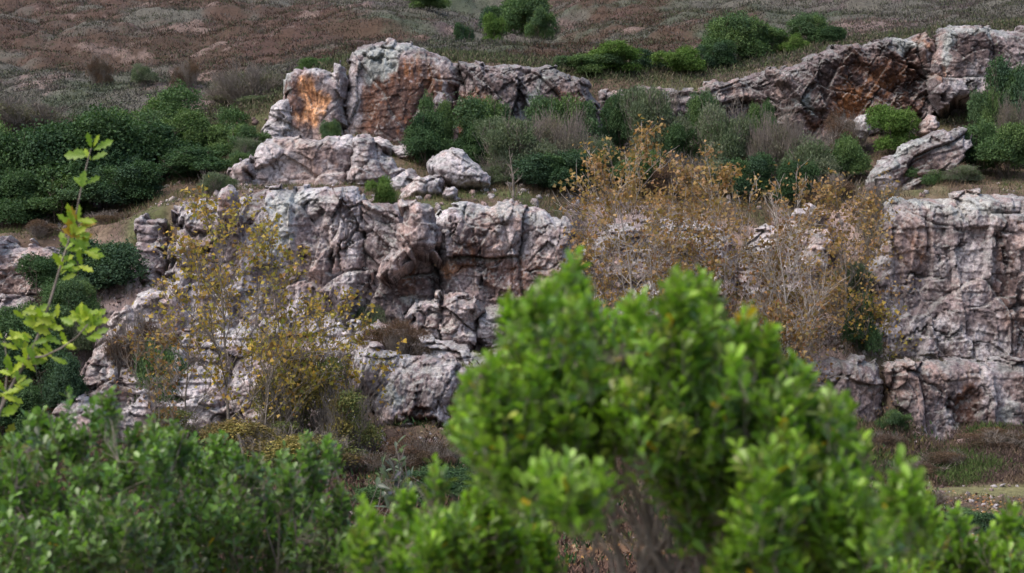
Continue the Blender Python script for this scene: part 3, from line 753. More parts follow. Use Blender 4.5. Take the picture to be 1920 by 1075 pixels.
    key = np.minimum(E[:, 0], E[:, 1]).astype(np.int64) * len(x) + np.maximum(E[:, 0], E[:, 1])
    uq, inv, cnt = np.unique(key, return_inverse=True, return_counts=True)
    B = E[cnt[inv] == 1]
    rim = np.unique(B)
    used = np.unique(F)
    remap = -np.ones(len(x) * 2, np.int64)
    remap[used] = np.arange(len(used))
    remap[len(x) + rim] = len(used) + np.arange(len(rim))
    back = Vv[rim].copy()
    cxm = (min(xs) + max(xs)) / 2
    back[:, 1] = np.maximum(back[:, 1] + 0.25, Y + T + (back[:, 2] - zmin) * lean + 0.5)
    back[:, 0] += (cxm - back[:, 0]) * 0.10
    back[:, 2] -= 0.22
    SK = np.stack([B[:, 1], B[:, 0], B[:, 0] + len(x), B[:, 1] + len(x)], 1)
    V2 = np.concatenate([Vv[used], back]); c2 = np.concatenate([c[used], c[rim]])
    F2_ = remap[np.concatenate([F, SK])]
    o = new_mesh(name, V2, F2_, M_ROCK, smooth=False, col=np.clip(c2, 0.02, 0.8))
    tag(o, label, cat, group)
    return o

for r in RK:
    rock(**r)

# ---------------------------------------------------------------- shrubs (middle distance and hillside)
LEAF4 = [(0, 0, 0), (0.5, -0.5, 0.06), (1, 0, -0.05), (0.5, 0.5, 0.06)]
LEAF4F = [(0, 1, 2, 3)]

def stems(n, H, Wd, r, seed, split=3, up=0.75):
    """branching stems from the base -> p0,p1,r0,r1 and tips"""
    g = np.random.default_rng(seed)
    P0, P1, R0, R1, tips = [], [], [], [], []
    for k in range(n):
        a = g.uniform(0, 6.283); q = g.uniform(0.05, 1) ** 0.6
        end = np.array([math.cos(a) * q * Wd / 2 * 0.9, math.sin(a) * q * Wd / 2 * 0.9, H * g.uniform(0.6, 0.97) * (1 - 0.35 * q * q)])
        p = np.array([g.normal() * 0.06, g.normal() * 0.06, -0.25])
        pts = []
        for t in np.linspace(0, 1, 6):
            w = p * (1 - t) + end * t
            w[:2] *= (t ** up) / max(t, 1e-3) if t > 0 else 1
            pts.append(w + g.normal(size=3) * 0.035 * t)
        for i in range(5):
            P0.append(pts[i]); P1.append(pts[i + 1]); R0.append(r * (1 - i * .17)); R1.append(r * (1 - (i + 1) * .17))
            if i >= 1:
                for s in range(split):
                    d = (pts[i + 1] - pts[i]); d = d / (np.linalg.norm(d) + 1e-6)
                    d = d * 0.7 + g.normal(size=3) * 0.5; d[2] = abs(d[2]) + .15; d /= np.linalg.norm(d)
                    L = g.uniform(0.2, 0.5) * H * 0.35
                    q0 = pts[i] * .5 + pts[i + 1] * .5; q1 = q0 + d * L
                    P0.append(q0); P1.append(q1); R0.append(r * 0.4); R1.append(r * 0.15)
                    tips.append(q1)
        tips.append(pts[-1])
    return np.array(P0), np.array(P1), np.array(R0), np.array(R1), np.array(tips)

def crown_points(n, lobes, seed):
    """points in the outer shells of overlapping lobes; -> pos, outward dir, lobe index"""
    g = np.random.default_rng(seed)
    w = np.array([l[3] * l[4] for l in lobes]); w = w / w.sum()
    li = g.choice(len(lobes), n, p=w)
    L = np.array(lobes)[li]
    d = rdir(n, g)
    d[:, 2] = np.where(d[:, 2] < -0.35, -d[:, 2], d[:, 2])
    rad = 1 - np.abs(g.normal(size=n)) * 0.22
    rad *= 1 + 0.38 * fbm(d[:, 0] * 3.5 + li * 7, d[:, 1] * 3.5, d[:, 2] * 3.5, seed=seed, octs=3)
    rad = np.where(g.random(n) < 0.06, rad * g.uniform(1.05, 1.35, n), rad)
    p = L[:, :3] + d * np.stack([L[:, 3], L[:, 3], L[:, 4]], 1) * rad[:, None]
    return p, d, li

SHK = {
    # lobes, leaves, leaf length, width, palette, upward bias, stems, twig share, bark
    'dark':   dict(nl=16, n=15000, ln=.075, wd=.042, pal=[(0.038, 0.073, 0.030), (0.027, 0.056, 0.027), (0.051, 0.090, 0.035), (0.041, 0.073, 0.046)], upb=.2, st=7, tw=0.0),
    'green':  dict(nl=15, n=14000, ln=.075, wd=.040, pal=[(0.069, 0.115, 0.040), (0.050, 0.091, 0.037), (0.094, 0.140, 0.049), (0.060, 0.100, 0.053)], upb=.4, st=7, tw=0.0),
    'bright': dict(nl=13, n=12000, ln=.070, wd=.042, pal=[(0.075, 0.129, 0.029), (0.056, 0.108, 0.026), (0.099, 0.151, 0.041)], upb=.4, st=6, tw=0.0),
    'olive':  dict(nl=15, n=12000, ln=.085, wd=.026, pal=[(0.111, 0.137, 0.081), (0.086, 0.112, 0.068), (0.137, 0.153, 0.104), (0.073, 0.104, 0.052)], upb=.9, st=12, tw=0.25),
    'twiggy': dict(nl=12, n=4200, ln=.080, wd=.022, pal=[(0.131, 0.125, 0.094), (0.150, 0.122, 0.098), (0.106, 0.110, 0.073)], upb=1.0, st=34, tw=1.0),
    'brown':  dict(nl=12, n=8000, ln=.080, wd=.022, pal=[(0.109, 0.067, 0.048), (0.085, 0.055, 0.044), (0.128, 0.084, 0.055), (0.067, 0.052, 0.038)], upb=1.0, st=20, tw=0.6),
    'autumn': dict(nl=15, n=4600, ln=.075, wd=.050, pal=[(.13, .14, .05), (.10, .125, .045), (.08, .11, .04), (.19, .145, .05), (.13, .09, .04), (.24, .19, .06)], upb=.4, st=16, tw=0.4),
}
_arch = {}
def archetype(kind, var):
    if (kind, var) in _arch: return _arch[(kind, var)]
    K = SHK[kind]; seed = sum(map(ord, kind)) * 7 + var * 101
    g = np.random.default_rng(seed)
    lobes = []
    for i in range(K['nl']):
        a = g.uniform(0, 6.283); q = math.sqrt(g.uniform(0, 1)) * 0.68
        top = math.sqrt(max(0.05, 1 - q * q))
        z = g.uniform(0.22, 0.80) * (0.45 + 0.55 * top) * (1.7 if g.random() < .25 else 1.45)
        r = g.uniform(0.24, 0.42)
        z = min(z, 1.75 - r)
        lobes.append((math.cos(a) * q, math.sin(a) * q, z, r, r * g.uniform(0.8, 1.2)))
    n = int(K['n'] * 2.1)
    p, d, li = crown_points(n, lobes, seed)
    p[:, 2] = np.maximum(p[:, 2], 0.02 + 0.05 * g.random(n))
    dd = rdir(n, g) * 0.8 + d * 0.5 + np.array([0, 0, K['upb']])
    nr = d * 0.8 + rdir(n, g) * 0.7 + [0, 0, 0.4]
    s = g.uniform(0.42, 0.9, n)
    V, F = cards(p, dd, nr, K['ln'] * s, K['wd'] * s, LEAF4, LEAF4F)
    pal = np.array(K['pal'])
    lc = pal[g.integers(0, len(pal), K['nl'])]
    c = lc[li] * 0.6 + pal[g.integers(0, len(pal), n)] * 0.4
    c = c * g.uniform(0.8, 1.9, (n, 1))
    f = new_mesh("foliage", V, F, M_FOL, col=np.repeat(c, 4, 0))
    P0, P1, R0, R1, tips = stems(K['st'], 1.6, 1.9, .018, seed + 1, split=4 if K['tw'] else 2)
    if K['tw']:
        m = int(2600 * K['tw'])
        b = tips[g.integers(0, len(tips), m)] - rdir(m, g) * 0.15 * g.random((m, 1))
        e = rdir(m, g) * 0.5 + np.array([0, 0, 0.9]) + b * [0.35, 0.35, 0]
        P0 = np.concatenate([P0, b]); P1 = np.concatenate([P1, b + e * g.uniform(.12, .34, (m, 1))])
        R0 = np.concatenate([R0, np.full(m, .0055)]); R1 = np.concatenate([R1, np.full(m, .003)])
    Vs, Fs = tubes(P0, P1, R0, R1, 3)
    s = new_mesh("stem", Vs, Fs, M_BARK if K['tw'] else M_BARKD)
    for o in (f, s): COL.objects.unlink(o)
    _arch[(kind, var)] = (f.data, s.data)
    return _arch[(kind, var)]

_nsh = 0
def shrub(kind, cx, base, top, w, Y, label, group=None, cat="shrub", name="shrub", sink=0.12):
    """a shrub seen around column cx, between picture rows top and base, w pixels wide, at distance Y"""
    global _nsh
    _nsh += 1
    var = _nsh % 3
    z0 = gz(cx, Y)
    zt = EYE - (top - 537.5) / FX * Y
    H = max(0.4, zt - z0 + sink)
    Wm = w / FX * Y * 1.5
    H = min(H, 1.5 * Wm)
    loc = ((cx - 960) / FX * Y, Y, z0 - sink)
    e = empty(name, loc, random.Random(_nsh).uniform(0, 6.28), (Wm / 2.05, Wm / 2.05 * 0.9, H / 1.42))
    fd, sd = archetype(kind, var)
    for nm, dat in (("foliage", fd), ("stem", sd)):
        o = bpy.data.objects.new(nm, dat); COL.objects.link(o); o.parent = e
    tag(e, label, cat, group)
    return e

GH = "bushes on the far hillside"
GT = "bushes on the upper terrace"
GL = "dark bushes left of the quarry"
GR = "bushes on the right hand bank"
GA = "green bushes along the top of the ridge"
SH = [
 # far hillside
 ('green', 985, 40, -14, 90, 112, "tallest round dark bush in the hollow of the far hillside", GH),
 ('dark', 940, 38, 2, 60, 116, "dark bush touching the left side of the tallest hollow bush", GH),
 ('green', 1012, 40, 14, 50, 106, "small low green bush under the right side of the hollow bush", GH),
 ('bright', 930, 68, 34, 46, 96, "yellow green rounded bush below the hollow of the far hillside", GH),
 ('dark', 872, 66, 41, 36, 96, "little round dark bush alone on the grey green slope left of the yellow green one", GH),
 ('green', 800, 12, -12, 70, 120, "green bush cut by the top edge of the photo above the rock dome", GH),
 ('green', 592, 128, 108, 66, 79, "low green bush peeping out behind the orange scarred pillar", GH),
 ('brown', 350, 140, 122, 50, 86, "dark red brown tussock bush on the open slope above the left trees", GH),
 ('brown', 185, 130, 112, 44, 90, "rust red low bush near the middle of the left slope", GH),
 ('olive', 272, 140, 118, 40, 86, "grey green upright bush between two brown bushes on the left slope", GH),
 ('twiggy', 462, 218, 128, 110, 77.5, "bare grey twiggy bush on the slope left of the rock pillar", GH),
 ('twiggy', 430, 205, 165, 90, 79, "low wispy grey bush behind the bare twiggy one", GH),
 ('olive', 500, 240, 190, 90, 76, "pale green bush tucked against the left foot of the rock buttress", GH),
 ('twiggy', 30, 250, 190, 140, 78, "brownish bare bush at the left edge above the dark trees", GH),
 # top of the ridge
 ('green', 1095, 150, 102, 96, 76.3, "low spreading green bush where the long ridge dips", GA),
 ('bright', 1160, 158, 88, 100, 76.5, "round bright green bush right above the crumbling grey wall", GA),
 ('dark', 1225, 155, 88, 80, 78, "dark bush squeezed between two bright green bushes on the ridge", GA),
 ('bright', 1282, 160, 88, 96, 76.5, "bright leafy bush with yellowish sprigs at the end of the grey wall", GA),
 ('green', 1382, 140, 28, 112, 79, "tallest green bush standing behind the ridge", GA),
 ('dark', 1345, 148, 75, 70, 77.5, "dark bush in front of the foot of the tallest ridge bush", GA),
 ('green', 1438, 112, 48, 72, 79.5, "grey green bush touching the right side of the tallest ridge bush", GA),
 ('green', 1515, 82, 26, 66, 80, "upright green bush above the stepped grey rocks", GA),
 ('bright', 1486, 96, 60, 50, 79, "low yellowish bush left of the upright green bush", GA),
 ('dark', 1556, 78, 52, 50, 79.5, "low dark bush at the right foot of the upright green bush", GA),
 # upper terrace
 ('dark', 800, 302, 215, 82, 68.2, "dense dark green bush beside the big speckled boulder", GT),
 ('green', 815, 250, 196, 60, 69.6, "mid green top of bush against the rust brown dome", GT),
 ('green', 915, 300, 186, 110, 69.8, "broad green bush in front of the orange streaked end of the dome", GT),
 ('dark', 885, 330, 235, 70, 68.6, "dark low bush behind the big speckled boulder", GT),
 ('olive', 965, 352, 232, 130, 67.0, "large olive green bush directly right of the speckled boulder", GT),
 ('green', 1062, 300, 182, 100, 69.8, "fresh green bush under the right end of the long ridge", GT),
 ('twiggy', 1050, 335, 225, 100, 67.8, "grey twiggy bush in the middle of the terrace bushes", GT),
 ('dark', 1035, 362, 278, 120, 66.2, "black green low bush behind the small dead white tree", GT),
 ('olive', 1110, 345, 262, 80, 67.5, "dull olive bush between the dark low bush and the dark round one", GT),
 ('dark', 1163, 275, 183, 56, 70.6, "narrow dark green bush left of the pale grey green one", GT),
 ('olive', 1225, 308, 176, 112, 69.8, "tall pale grey green bush in front of the crumbling grey wall", GT),
 ('dark', 1282, 318, 235, 70, 69.2, "dark bush in the gap right of the pale grey green bush", GT),
 ('olive', 1364, 318, 196, 112, 68.8, "rounded grey green bush below the stepped grey rocks", GT),
 ('twiggy', 1464, 330, 225, 100, 68.4, "silvery bare bush under the violet crag", GT),
 ('twiggy', 1425, 330, 260, 60, 68.0, "small silvery bush between the rounded grey green bush and the silvery bare one", GT),
 ('olive', 1540, 345, 250, 110, 67.4, "wide olive bush right of the silvery bare bush", GT),
 ('green', 1600, 345, 265, 80, 67.2, "green bush just left of the tilted slab", GT),
 ('dark', 1492, 372, 305, 70, 66.2, "dark low bush below the silvery bare bush", GT),
 ('bright', 1678, 292, 208, 96, 69.2, "vivid green round bush above the tilted rock slab", GT),
 ('brown', 1585, 270, 225, 60, 70.2, "brown dry bush against the rusty foot of the crag", GT),
 ('bright', 718, 356, 330, 52, 62.6, "small bright green tuft bush at the foot of the pale rock shoulder", GT),
 ('green', 620, 252, 226, 36, 69.2, "small green bush in the gap between pillar and dome", GT),
 # right bank
 ('dark', 1890, 235, 96, 96, 69.4, "tall dark green bush in front of the bastion at the right edge", GR),
 ('green', 1858, 240, 150, 60, 69.0, "green bush on the left side of the tall dark edge bush", GR),
 ('twiggy', 1905, 262, 200, 60, 68.0, "bare grey bush at the right edge under the tall dark bush", GR),
 ('green', 1885, 335, 240, 110, 66.4, "wide green bush at the right edge above the tall cliff", GR),
 ('dark', 1832, 345, 250, 80, 66.8, "dark green bush behind the right end of the tilted slab", GR),
 ('olive', 1786, 358, 310, 80, 65.4, "low olive bush on top of the tall cliff", GR),
 ('green', 1735, 352, 322, 60, 65.6, "small green bush at the left end of the tall cliff top", GR),
 # left mass
 ('dark', 40, 440, 236, 190, 69, "huge dark evergreen at the left edge of the photo", GL),
 ('dark', 165, 445, 222, 200, 69.3, "big dark evergreen second from the left edge", GL),
 ('green', 300, 300, 182, 140, 73.5, "highest green bush of the left group with a light top", GL),
 ('green', 225, 300, 206, 130, 73.5, "green bush behind the big dark evergreens", GL),
 ('dark', 300, 375, 235, 150, 70.5, "deep green bush beneath the light topped one", GL),
 ('green', 395, 345, 212, 120, 71.5, "fresh green bush right of the light topped one", GL),
 ('green', 452, 330, 235, 100, 70.5, "soft green bush nearest the rock buttress in the left group", GL),
 ('dark', 380, 372, 280, 130, 68.5, "dark bush filling the hollow behind the left quarry face", GL),
 ('dark', 240, 430, 300, 130, 67.5, "low dark bush at the right foot of the big dark evergreens", GL),
 ('olive', 405, 366, 326, 66, 63.2, "small blue green bush behind the upright rock knob", GL),
 ('green', 455, 300, 285, 50, 68, "flat green bush behind the brown sided wedge", GL),
 ('dark', 175, 600, 438, 150, 60.5, "large dark bush between the left edge rocks and the quarry face", GL),
 ('dark', 90, 590, 478, 110, 60.2, "dark bush in front of the purplish rocks at left", GL),
 ('green', 130, 620, 520, 90, 59.0, "mid green bush below the large dark bush", GL),
 ('brown', 78, 468, 418, 60, 63.8, "dry brown bush standing on top of the purplish rocks", GL),
 ('brown', 215, 440, 400, 90, 64.5, "dry brown scrub at the foot of the dark evergreens", GL),
 ('dark', 40, 780, 600, 150, 56.0, "shaded dark bush low at the left edge behind the oak stem", GL),
 ('dark', 105, 800, 650, 100, 54.5, "shaded dark bush beside the left end of the pink slope", GL),
 ('green', 60, 700, 570, 110, 58, "greyish green bush halfway up the left edge", GL),
 # in the quarry
 ('dark', 1612, 660, 560, 60, 58.4, "dark bush in the shade left of the tall cliff", None),
 ('olive', 1588, 600, 500, 90, 61.0, "green bush tucked into the corner beside the tall cliff", None),
 ('twiggy', 1650, 430, 360, 70, 63.2, "grey bare bush at the upper left corner of the tall cliff", None),
 ('olive', 888, 686, 634, 58, 55.4, "small grey green bush at the foot of the centre quarry face", None),
 ('brown', 740, 662, 612, 110, 56.6, "red brown dry grass clump on the low pale ledge", None),
 ('brown', 1705, 925, 868, 110, 51.5, "purplish dry brush on the bank below the lower right rock wall", None),
 ('brown', 1790, 905, 850, 110, 52.5, "brown heather brush in the middle of the right bank", None),
 ('brown', 1880, 890, 812, 130, 53.5, "purple brown brush at the right edge under the rock wall", None),
 ('brown', 1660, 880, 815, 70, 54.5, "dry reddish brush in the grass filled cleft", None),
 ('brown', 1712, 968, 915, 100, 46.5, "dark spreading brush just before the grassy track", None),
 ('dark', 1888, 1030, 962, 110, 41.5, "blue green low bush at the right edge before the track", None),
 ('green', 1810, 1000, 965, 100, 44, "low fresh green weeds bush right of the track bend", None),
 ('autumn', 600, 830, 668, 150, 52.6, "yellow green leafy bush left of the striped rock mound", None),
 ('autumn', 535, 800, 690, 110, 53.2, "ochre bush behind the trunk of the leafy yellow tree", None),
 ('autumn', 665, 870, 740, 110, 51.2, "orange green bush at the foot of the striped rock mound", None),
 ('autumn', 470, 860, 790, 150, 50.5, "low yellow bush under the leafy yellow tree", None),
 ('autumn', 570, 900, 810, 170, 49.0, "brownish yellow bush in the middle of the quarry floor edge", None),
 ('autumn', 330, 860, 770, 130, 51.5, "thin ochre bush in front of the pink slope", None),
 ('brown', 680, 905, 850, 130, 49.5, "brown brush between the leaf litter and the striped mound", None),
 ('brown', 800, 880, 830, 130, 50.5, "reddish brown brush under the rust brown ribbed rock", None),
 ('dark', 810, 935, 880, 150, 47.5, "low dark ivy covered bush in the centre of the floor", None),
 ('dark', 900, 950, 895, 130, 46.5, "low dark green bush left of the bare stems of the big shrub", None),
 ('green', 725, 960, 915, 120, 45.5, "low green bush left of the grey leaved sprig", None),
 ('green', 120, 440, 330, 150, 67.3, "rounded dark bush low in front of the big dark evergreens", GL),
 ('dark', 10, 440, 330, 120, 67.0, "dark bush low in the left edge corner below the huge evergreen", GL),
 ('green', 340, 330, 232, 110, 72, "green bush in the middle of the left group under the light top", GL),
 ('olive', 470, 300, 262, 60, 69, "small grey green bush touching the rock buttress", GL),
 ('olive', 920, 362, 300, 90, 66.3, "low olive scrub right beside the big speckled boulder", GT),
 ('green', 1185, 352, 290, 110, 67.2, "low green bush under the pale grey green bush", GT),
 ('brown', 1260, 350, 300, 100, 67.0, "brown scrub bush behind the top of the tallest orange tree", GT),
 ('olive', 1320, 350, 300, 90, 67.0, "low olive bush left of the rounded grey green bush", GT),
 ('dark', 1400, 352, 285, 90, 66.8, "black green bush at the foot of the rounded grey green bush", GT),
 ('brown', 1560, 375, 335, 80, 65.8, "low brown bush in front of the wide olive bush", GT),
 ('green', 1320, 215, 172, 60, 71.8, "small green bush at the right end of the crumbling grey wall", GT),
 ('green', 1430, 250, 200, 50, 71.5, "low green bush on the step under the low stepped rocks", GT),
 ('olive', 150, 640, 585, 70, 58.5, "grey green bush above the shaded dark bushes at left", GL),
 ('dark', 20, 860, 730, 130, 52.5, "shaded bush at the left edge just above the foreground shrub", GL),
 ('dark', 70, 880, 800, 110, 51.0, "low shaded bush left of the small rubble heap", GL),
 ('brown', 250, 640, 608, 120, 57.6, "dry grass clump on the ledge below the square topped block", GL),
 ('green', 300, 655, 628, 90, 56.9, "green tuft bush on the ledge right of the square topped block", GL),
 ('brown', 705, 400, 360, 60, 61.8, "brown scrub in the top of the rock gully", GL),
 ('olive', 700, 480, 430, 50, 60.0, "grey green scrub growing inside the rock gully", GL),
 ('dark', 1985, 340, 150, 110, 68, "dark bush cut off by the right edge of the photo above the tall cliff", GR),
 ('green', -60, 420, 240, 160, 69, "green bush cut off by the left edge beside the huge evergreen", GL),
 ('green', 1676, 830, 770, 60, 55.6, "green weeds bush filling the cleft between the two low cliffs", None),
]
for r in SH:
    shrub(*r)

# ---------------------------------------------------------------- scrub, grass and litter nobody could count
def scrub(name, n, ysample, pxr, seed, hfun, nb, w, mat, keep=None, colf=None, label=None, cat=None, spread=0.5):
    g = np.random.default_rng(seed)
    Y = ysample(g, n); px = g.uniform(pxr[0], pxr[1], n)
    x = (px - 960) / FX * Y
    if keep is not None:
        k = keep(px, Y, x, g); Y, px, x = Y[k], px[k], x[k]
    n = len(Y)
    z = ground_xy(x, Y)
    col = colf(x, Y, px, g)
    H = hfun(Y, g)
    b = np.repeat(np.stack([x, Y, z], 1), nb, 0)
    off = g.normal(size=(n * nb, 2)) * spread * np.repeat(H, nb)[:, None]
    b[:, :2] += off
    b[:, 2] += -0.03 + np.repeat(H, nb) * g.uniform(0, 0.6, n * nb) * (1 if w > 0.02 else 0)
    d = rdir(n * nb, g) * 0.55 + [0, 0, 0.8]
    Hh = np.repeat(H, nb) * g.uniform(0.5, 1.1, n * nb) * (0.5 if w > 0.02 else 1)
    V, F = cards(b, d, rdir(n * nb, g), Hh, np.full(n * nb, w) * g.uniform(.7, 1.3, n * nb), [(0, -.5, 0), (0, .5, 0), (1, 0, 0)], [(0, 1, 2)])
    lo, hi = (.78, 1.25) if name == 'heather' else (.6, 1.5)
    c = np.repeat(np.repeat(col, nb, 0) * g.uniform(lo, hi, (n * nb, 1)), 3, 0)
    o = new_mesh(name, V, F, mat, col=c)
    tag(o, label, cat, kind="stuff")
    return o

def hill_col(x, Y, px, g):
    c = ground_colour(x, Y)
    m = c.mean(1, keepdims=True)
    pale = (m[:, 0] > 0.17)
    c = np.where(pale[:, None], np.array([.11, .10, .075]), c)
    t = g.random(len(x))
    c = np.where((t < 0.22)[:, None], np.array([.080, .090, .052]), c)
    c = np.where(((t > 0.22) & (t < 0.34))[:, None], np.array([.105, .095, .088]), c)
    c = np.where(((t > 0.34) & (t < 0.40))[:, None], np.array([.045, .055, .03]), c)
    return c * 0.86

def hill_keep(px, Y, x, g):
    c = ground_colour(x, Y).mean(1)
    return (c < 0.19) | (g.random(len(x)) < 0.2)

scrub("heather", 60000, lambda g, n: 76.5 * (190 / 76.5) ** (g.random(n) ** 1.25), (-250, 2150), 5,
      lambda Y, g: g.uniform(.10, .36, len(Y)) * np.interp(Y, [76, 190], [0.8, 1.6]), 9, 0.05, M_DRY, hill_keep, hill_col,
      "red brown and grey green heather scrub covering the far hillside", "heather", spread=.7)

def floor_col(x, Y, px, g):
    t = g.random(len(x))
    n = fbm(x / 2, Y / 2, seed=77, octs=3)
    c = np.where((n + t * .8 > 0.55)[:, None], np.array([.085, .115, .032]), np.array([.16, .12, .075]))
    c = np.where((t < 0.25)[:, None], np.array([.12, .085, .06]), c)
    return c
scrub("dry_grass", 22000, lambda g, n: g.uniform(39, 76, n), (-260, 2240), 6, lambda Y, g: g.uniform(.1, .32, len(Y)), 9, 0.012, M_DRY,
      lambda px, Y, x, g: ~((px > 1560) & (np.abs(Y - 49.3) < .5)), floor_col,
      "thin dry grass growing on the ledges and quarry floor", "grass", spread=.6)

def under_col(x, Y, px, g):
    n = fbm(x / 2.2, Y / 2.2, seed=55, octs=4) + (g.random(len(x)) - .5) * .5
    c = np.where((n > 0.0)[:, None], np.array([.032, .060, .022]), np.array([.095, .058, .044]))
    return np.where((n > 0.55)[:, None], np.array([.085, .075, .03]), c)
scrub("undergrowth", 17000, lambda g, n: g.uniform(31, 56.5, n), (-120, 1750), 16, lambda Y, g: g.uniform(.12, .42, len(Y)), 9, 0.055, M_DRY,
      lambda px, Y, x, g: fbm(x / 3, Y / 3, seed=56, octs=3) + g.random(len(x)) > 0.1, under_col,
      "tangled ivy and dead brown undergrowth on the quarry floor", "undergrowth", spread=.7)
def bank_col(x, Y, px, g):
    n = fbm(x / 1.6, Y / 1.6, seed=57, octs=4) + (g.random(len(x)) - .5) * .4
    c = np.where((n > 0.25)[:, None], np.array([.06, .09, .028]), np.array([.095, .066, .056]))
    return np.where((n < -0.35)[:, None], np.array([.15, .11, .075]), c)
scrub("bank_scrub", 8600, lambda g, n: g.uniform(50, 56, n), (1600, 2260), 14, lambda Y, g: g.uniform(.12, .36, len(Y)), 9, 0.022, M_DRY,
      None, bank_col, "purple brown heather and grass covering the right bank", "heather", spread=.6)
scrub("weeds", 4200, lambda g, n: g.uniform(55.5, 68, n), (1000, 1700), 12, lambda Y, g: g.uniform(.1, .4, len(Y)), 9, 0.02, M_DRY,
      None, lambda x, Y, px, g: np.where(g.random((len(x), 1)) < .4, np.array([.16, .115, .075]), np.array([.10, .085, .055])), "dry brown weeds on the slope behind the orange trees", "weeds", spread=.7)
scrub("ridge_grass", 15000, lambda g, n: g.uniform(72.5, 80, n), (-100, 2240), 8, lambda Y, g: g.uniform(.12, .4, len(Y)), 9, 0.035, M_DRY,
      None, lambda x, Y, px, g: np.where(g.random((len(x), 1)) < .45, np.array([.12, .105, .07]), np.array([.065, .085, .038])), "grey green scrub and grass just behind the ridge", "scrub", spread=.7)
scrub("ledge_weeds", 17000, lambda g, n: g.uniform(52, 77, n), (-260, 2240), 12, lambda Y, g: g.uniform(.08, .3, len(Y)), 9, 0.02, M_DRY,
      None, lambda x, Y, px, g: np.where(g.random((len(x), 1)) < .5, np.array([.15, .11, .072]), np.array([.07, .09, .035])), "low weeds growing on the rock ledges", "weeds", spread=.7)

def litter():
    g = np.random.default_rng(5)
    n = 26000
    Y = g.uniform(30, 58, n); px = g.uniform(-50, 1970, n); x = (px - 960) / FX * Y
    k = fbm(x / 2.5, Y / 2.5, seed=91, octs=3) + 0.5 * (g.random(n) - .5) > -0.1
    Y, px, x = Y[k], px[k], x[k]; n = len(Y)
    z = ground_xy(x, Y) + g.uniform(0.01, 0.07, n)
    pal = np.array([(.26, .13, .05), (.32, .19, .07), (.17, .09, .05), (.30, .22, .14), (.12, .08, .06)])
    V, F = cards(np.stack([x, Y, z], 1), rdir(n, g) * [1, 1, .4], rdir(n, g) * .6 + [0, 0, 1], g.uniform(.06, .13, n), g.uniform(.05, .09, n), LEAF4, LEAF4F)
    o = new_mesh("fallen_leaves", V, F, M_DRY, col=np.repeat(pal[g.integers(0, 5, n)], 4, 0))
    tag(o, "fallen brown leaves scattered over the quarry floor", "leaf litter", kind="stuff")
litter()

def pebbles(name, n, Yf, pxf, size, cols, label, seed, keep=None):
    """loose stones: small irregular lumps"""
    g = np.random.default_rng(seed)
    Y = Yf(g, n); px = pxf(g, n); x = (px - 960) / FX * Y
    if keep is not None:
        k = keep(px, Y, x, g); Y, px, x = Y[k], px[k], x[k]; n = len(Y)
    s = size[0] * (size[1] / size[0]) ** (g.random(n) ** 2.2)
    z = ground_xy(x, Y) + s * 0.12
    T = np.array([(1, 0, 0), (0, 1, 0), (-1, 0, 0), (0, -1, 0), (0, 0, .8), (0, 0, -.8), (.6, .6, .35), (-.6, .55, .4), (-.55, -.6, .35), (.6, -.6, .4)], float)
    Ff = [(0, 6, 4), (6, 1, 4), (1, 7, 4), (7, 2, 4), (2, 8, 4), (8, 3, 4), (3, 9, 4), (9, 0, 4), (1, 6, 0), (2, 7, 1), (3, 8, 2), (0, 9, 3), (0, 5, 1), (1, 5, 2), (2, 5, 3), (3, 5, 0)]
    R = np.linalg.qr(g.normal(size=(n, 3, 3)))[0]
    V = T[None] * g.uniform(.65, 1.3, (n, 10, 3)) * g.uniform(.6, 1.1, (n, 1, 3))
    V = np.einsum('nij,nkj->nki', R, V) * s[:, None, None] + np.stack([x, Y, z], 1)[:, None]
    F = (np.array(Ff)[None] + (np.arange(n) * 10)[:, None, None]).reshape(-1, 3)
    c = np.array(cols)[g.integers(0, len(cols), n)] * g.uniform(.7, 1.25, (n, 1))
    o = new_mesh(name, V.reshape(-1, 3), F, M_ROCK, col=np.repeat(c, 10, 0))
    tag(o, label, "rubble", kind="stuff")
RC = [(.34, .29, .28), (.29, .21, .19), (.42, .38, .38), (.17, .12, .11)]
def slope_keep(px, Y, x, g):
    a = (px > 1060) & (px < 1660) & (Y > 55.5) & (Y < 66)
    b = (px > 110) & (px < 720) & (Y > 52) & (Y < 62)
    return (a | b) & (fbm(x / 1.5, Y / 1.5, seed=95, octs=3) + g.random(len(x)) > 0.25)
pebbles("rubble", 16000, lambda g, n: g.uniform(52, 66, n), lambda g, n: g.uniform(60, 1680, n), (.03, .2), RC,
        "broken pinkish grey rock rubble lying on the quarry slopes", 6, slope_keep)
pebbles("scree", 6000, lambda g, n: g.uniform(52, 74.5, n), lambda g, n: g.uniform(-60, 2200, n), (.04, .22), RC,
        "small fallen stones lying on the ledges and at the foot of the rocks", 16, lambda px, Y, x, g: fbm(x / 1.8, Y / 1.8, seed=96, octs=3) > 0.05)
pebbles("pebbles", 2500, lambda g, n: g.uniform(40, 58, n), lambda g, n: g.uniform(600, 1960, n), (.025, .13), RC,
        "loose stones scattered across the quarry floor and the track", 8)
pebbles("stones", 9000, lambda g, n: g.uniform(77, 140, n), lambda g, n: g.uniform(-50, 1970, n), (.05, .22), [(.30, .24, .22), (.27, .20, .18), (.36, .31, .29)],
        "pale stones lying in bare patches of the far hillside", 9, lambda px, Y, x, g: ground_colour(x, Y).mean(1) > 0.14)

# ---------------------------------------------------------------- thin autumn trees
LOBED = [(0, 0, 0), (.25, -.18, .02), (.2, -.5, .04), (.55, -.28, .03), (1, 0, -.08), (.55, .28, .03), (.2, .5, .04), (.25, .18, .02)]
LOBEDF = [(0, 1, 4), (1, 2, 3), (1, 3, 4), (0, 4, 7), (7, 5, 6), (7, 4, 5)]

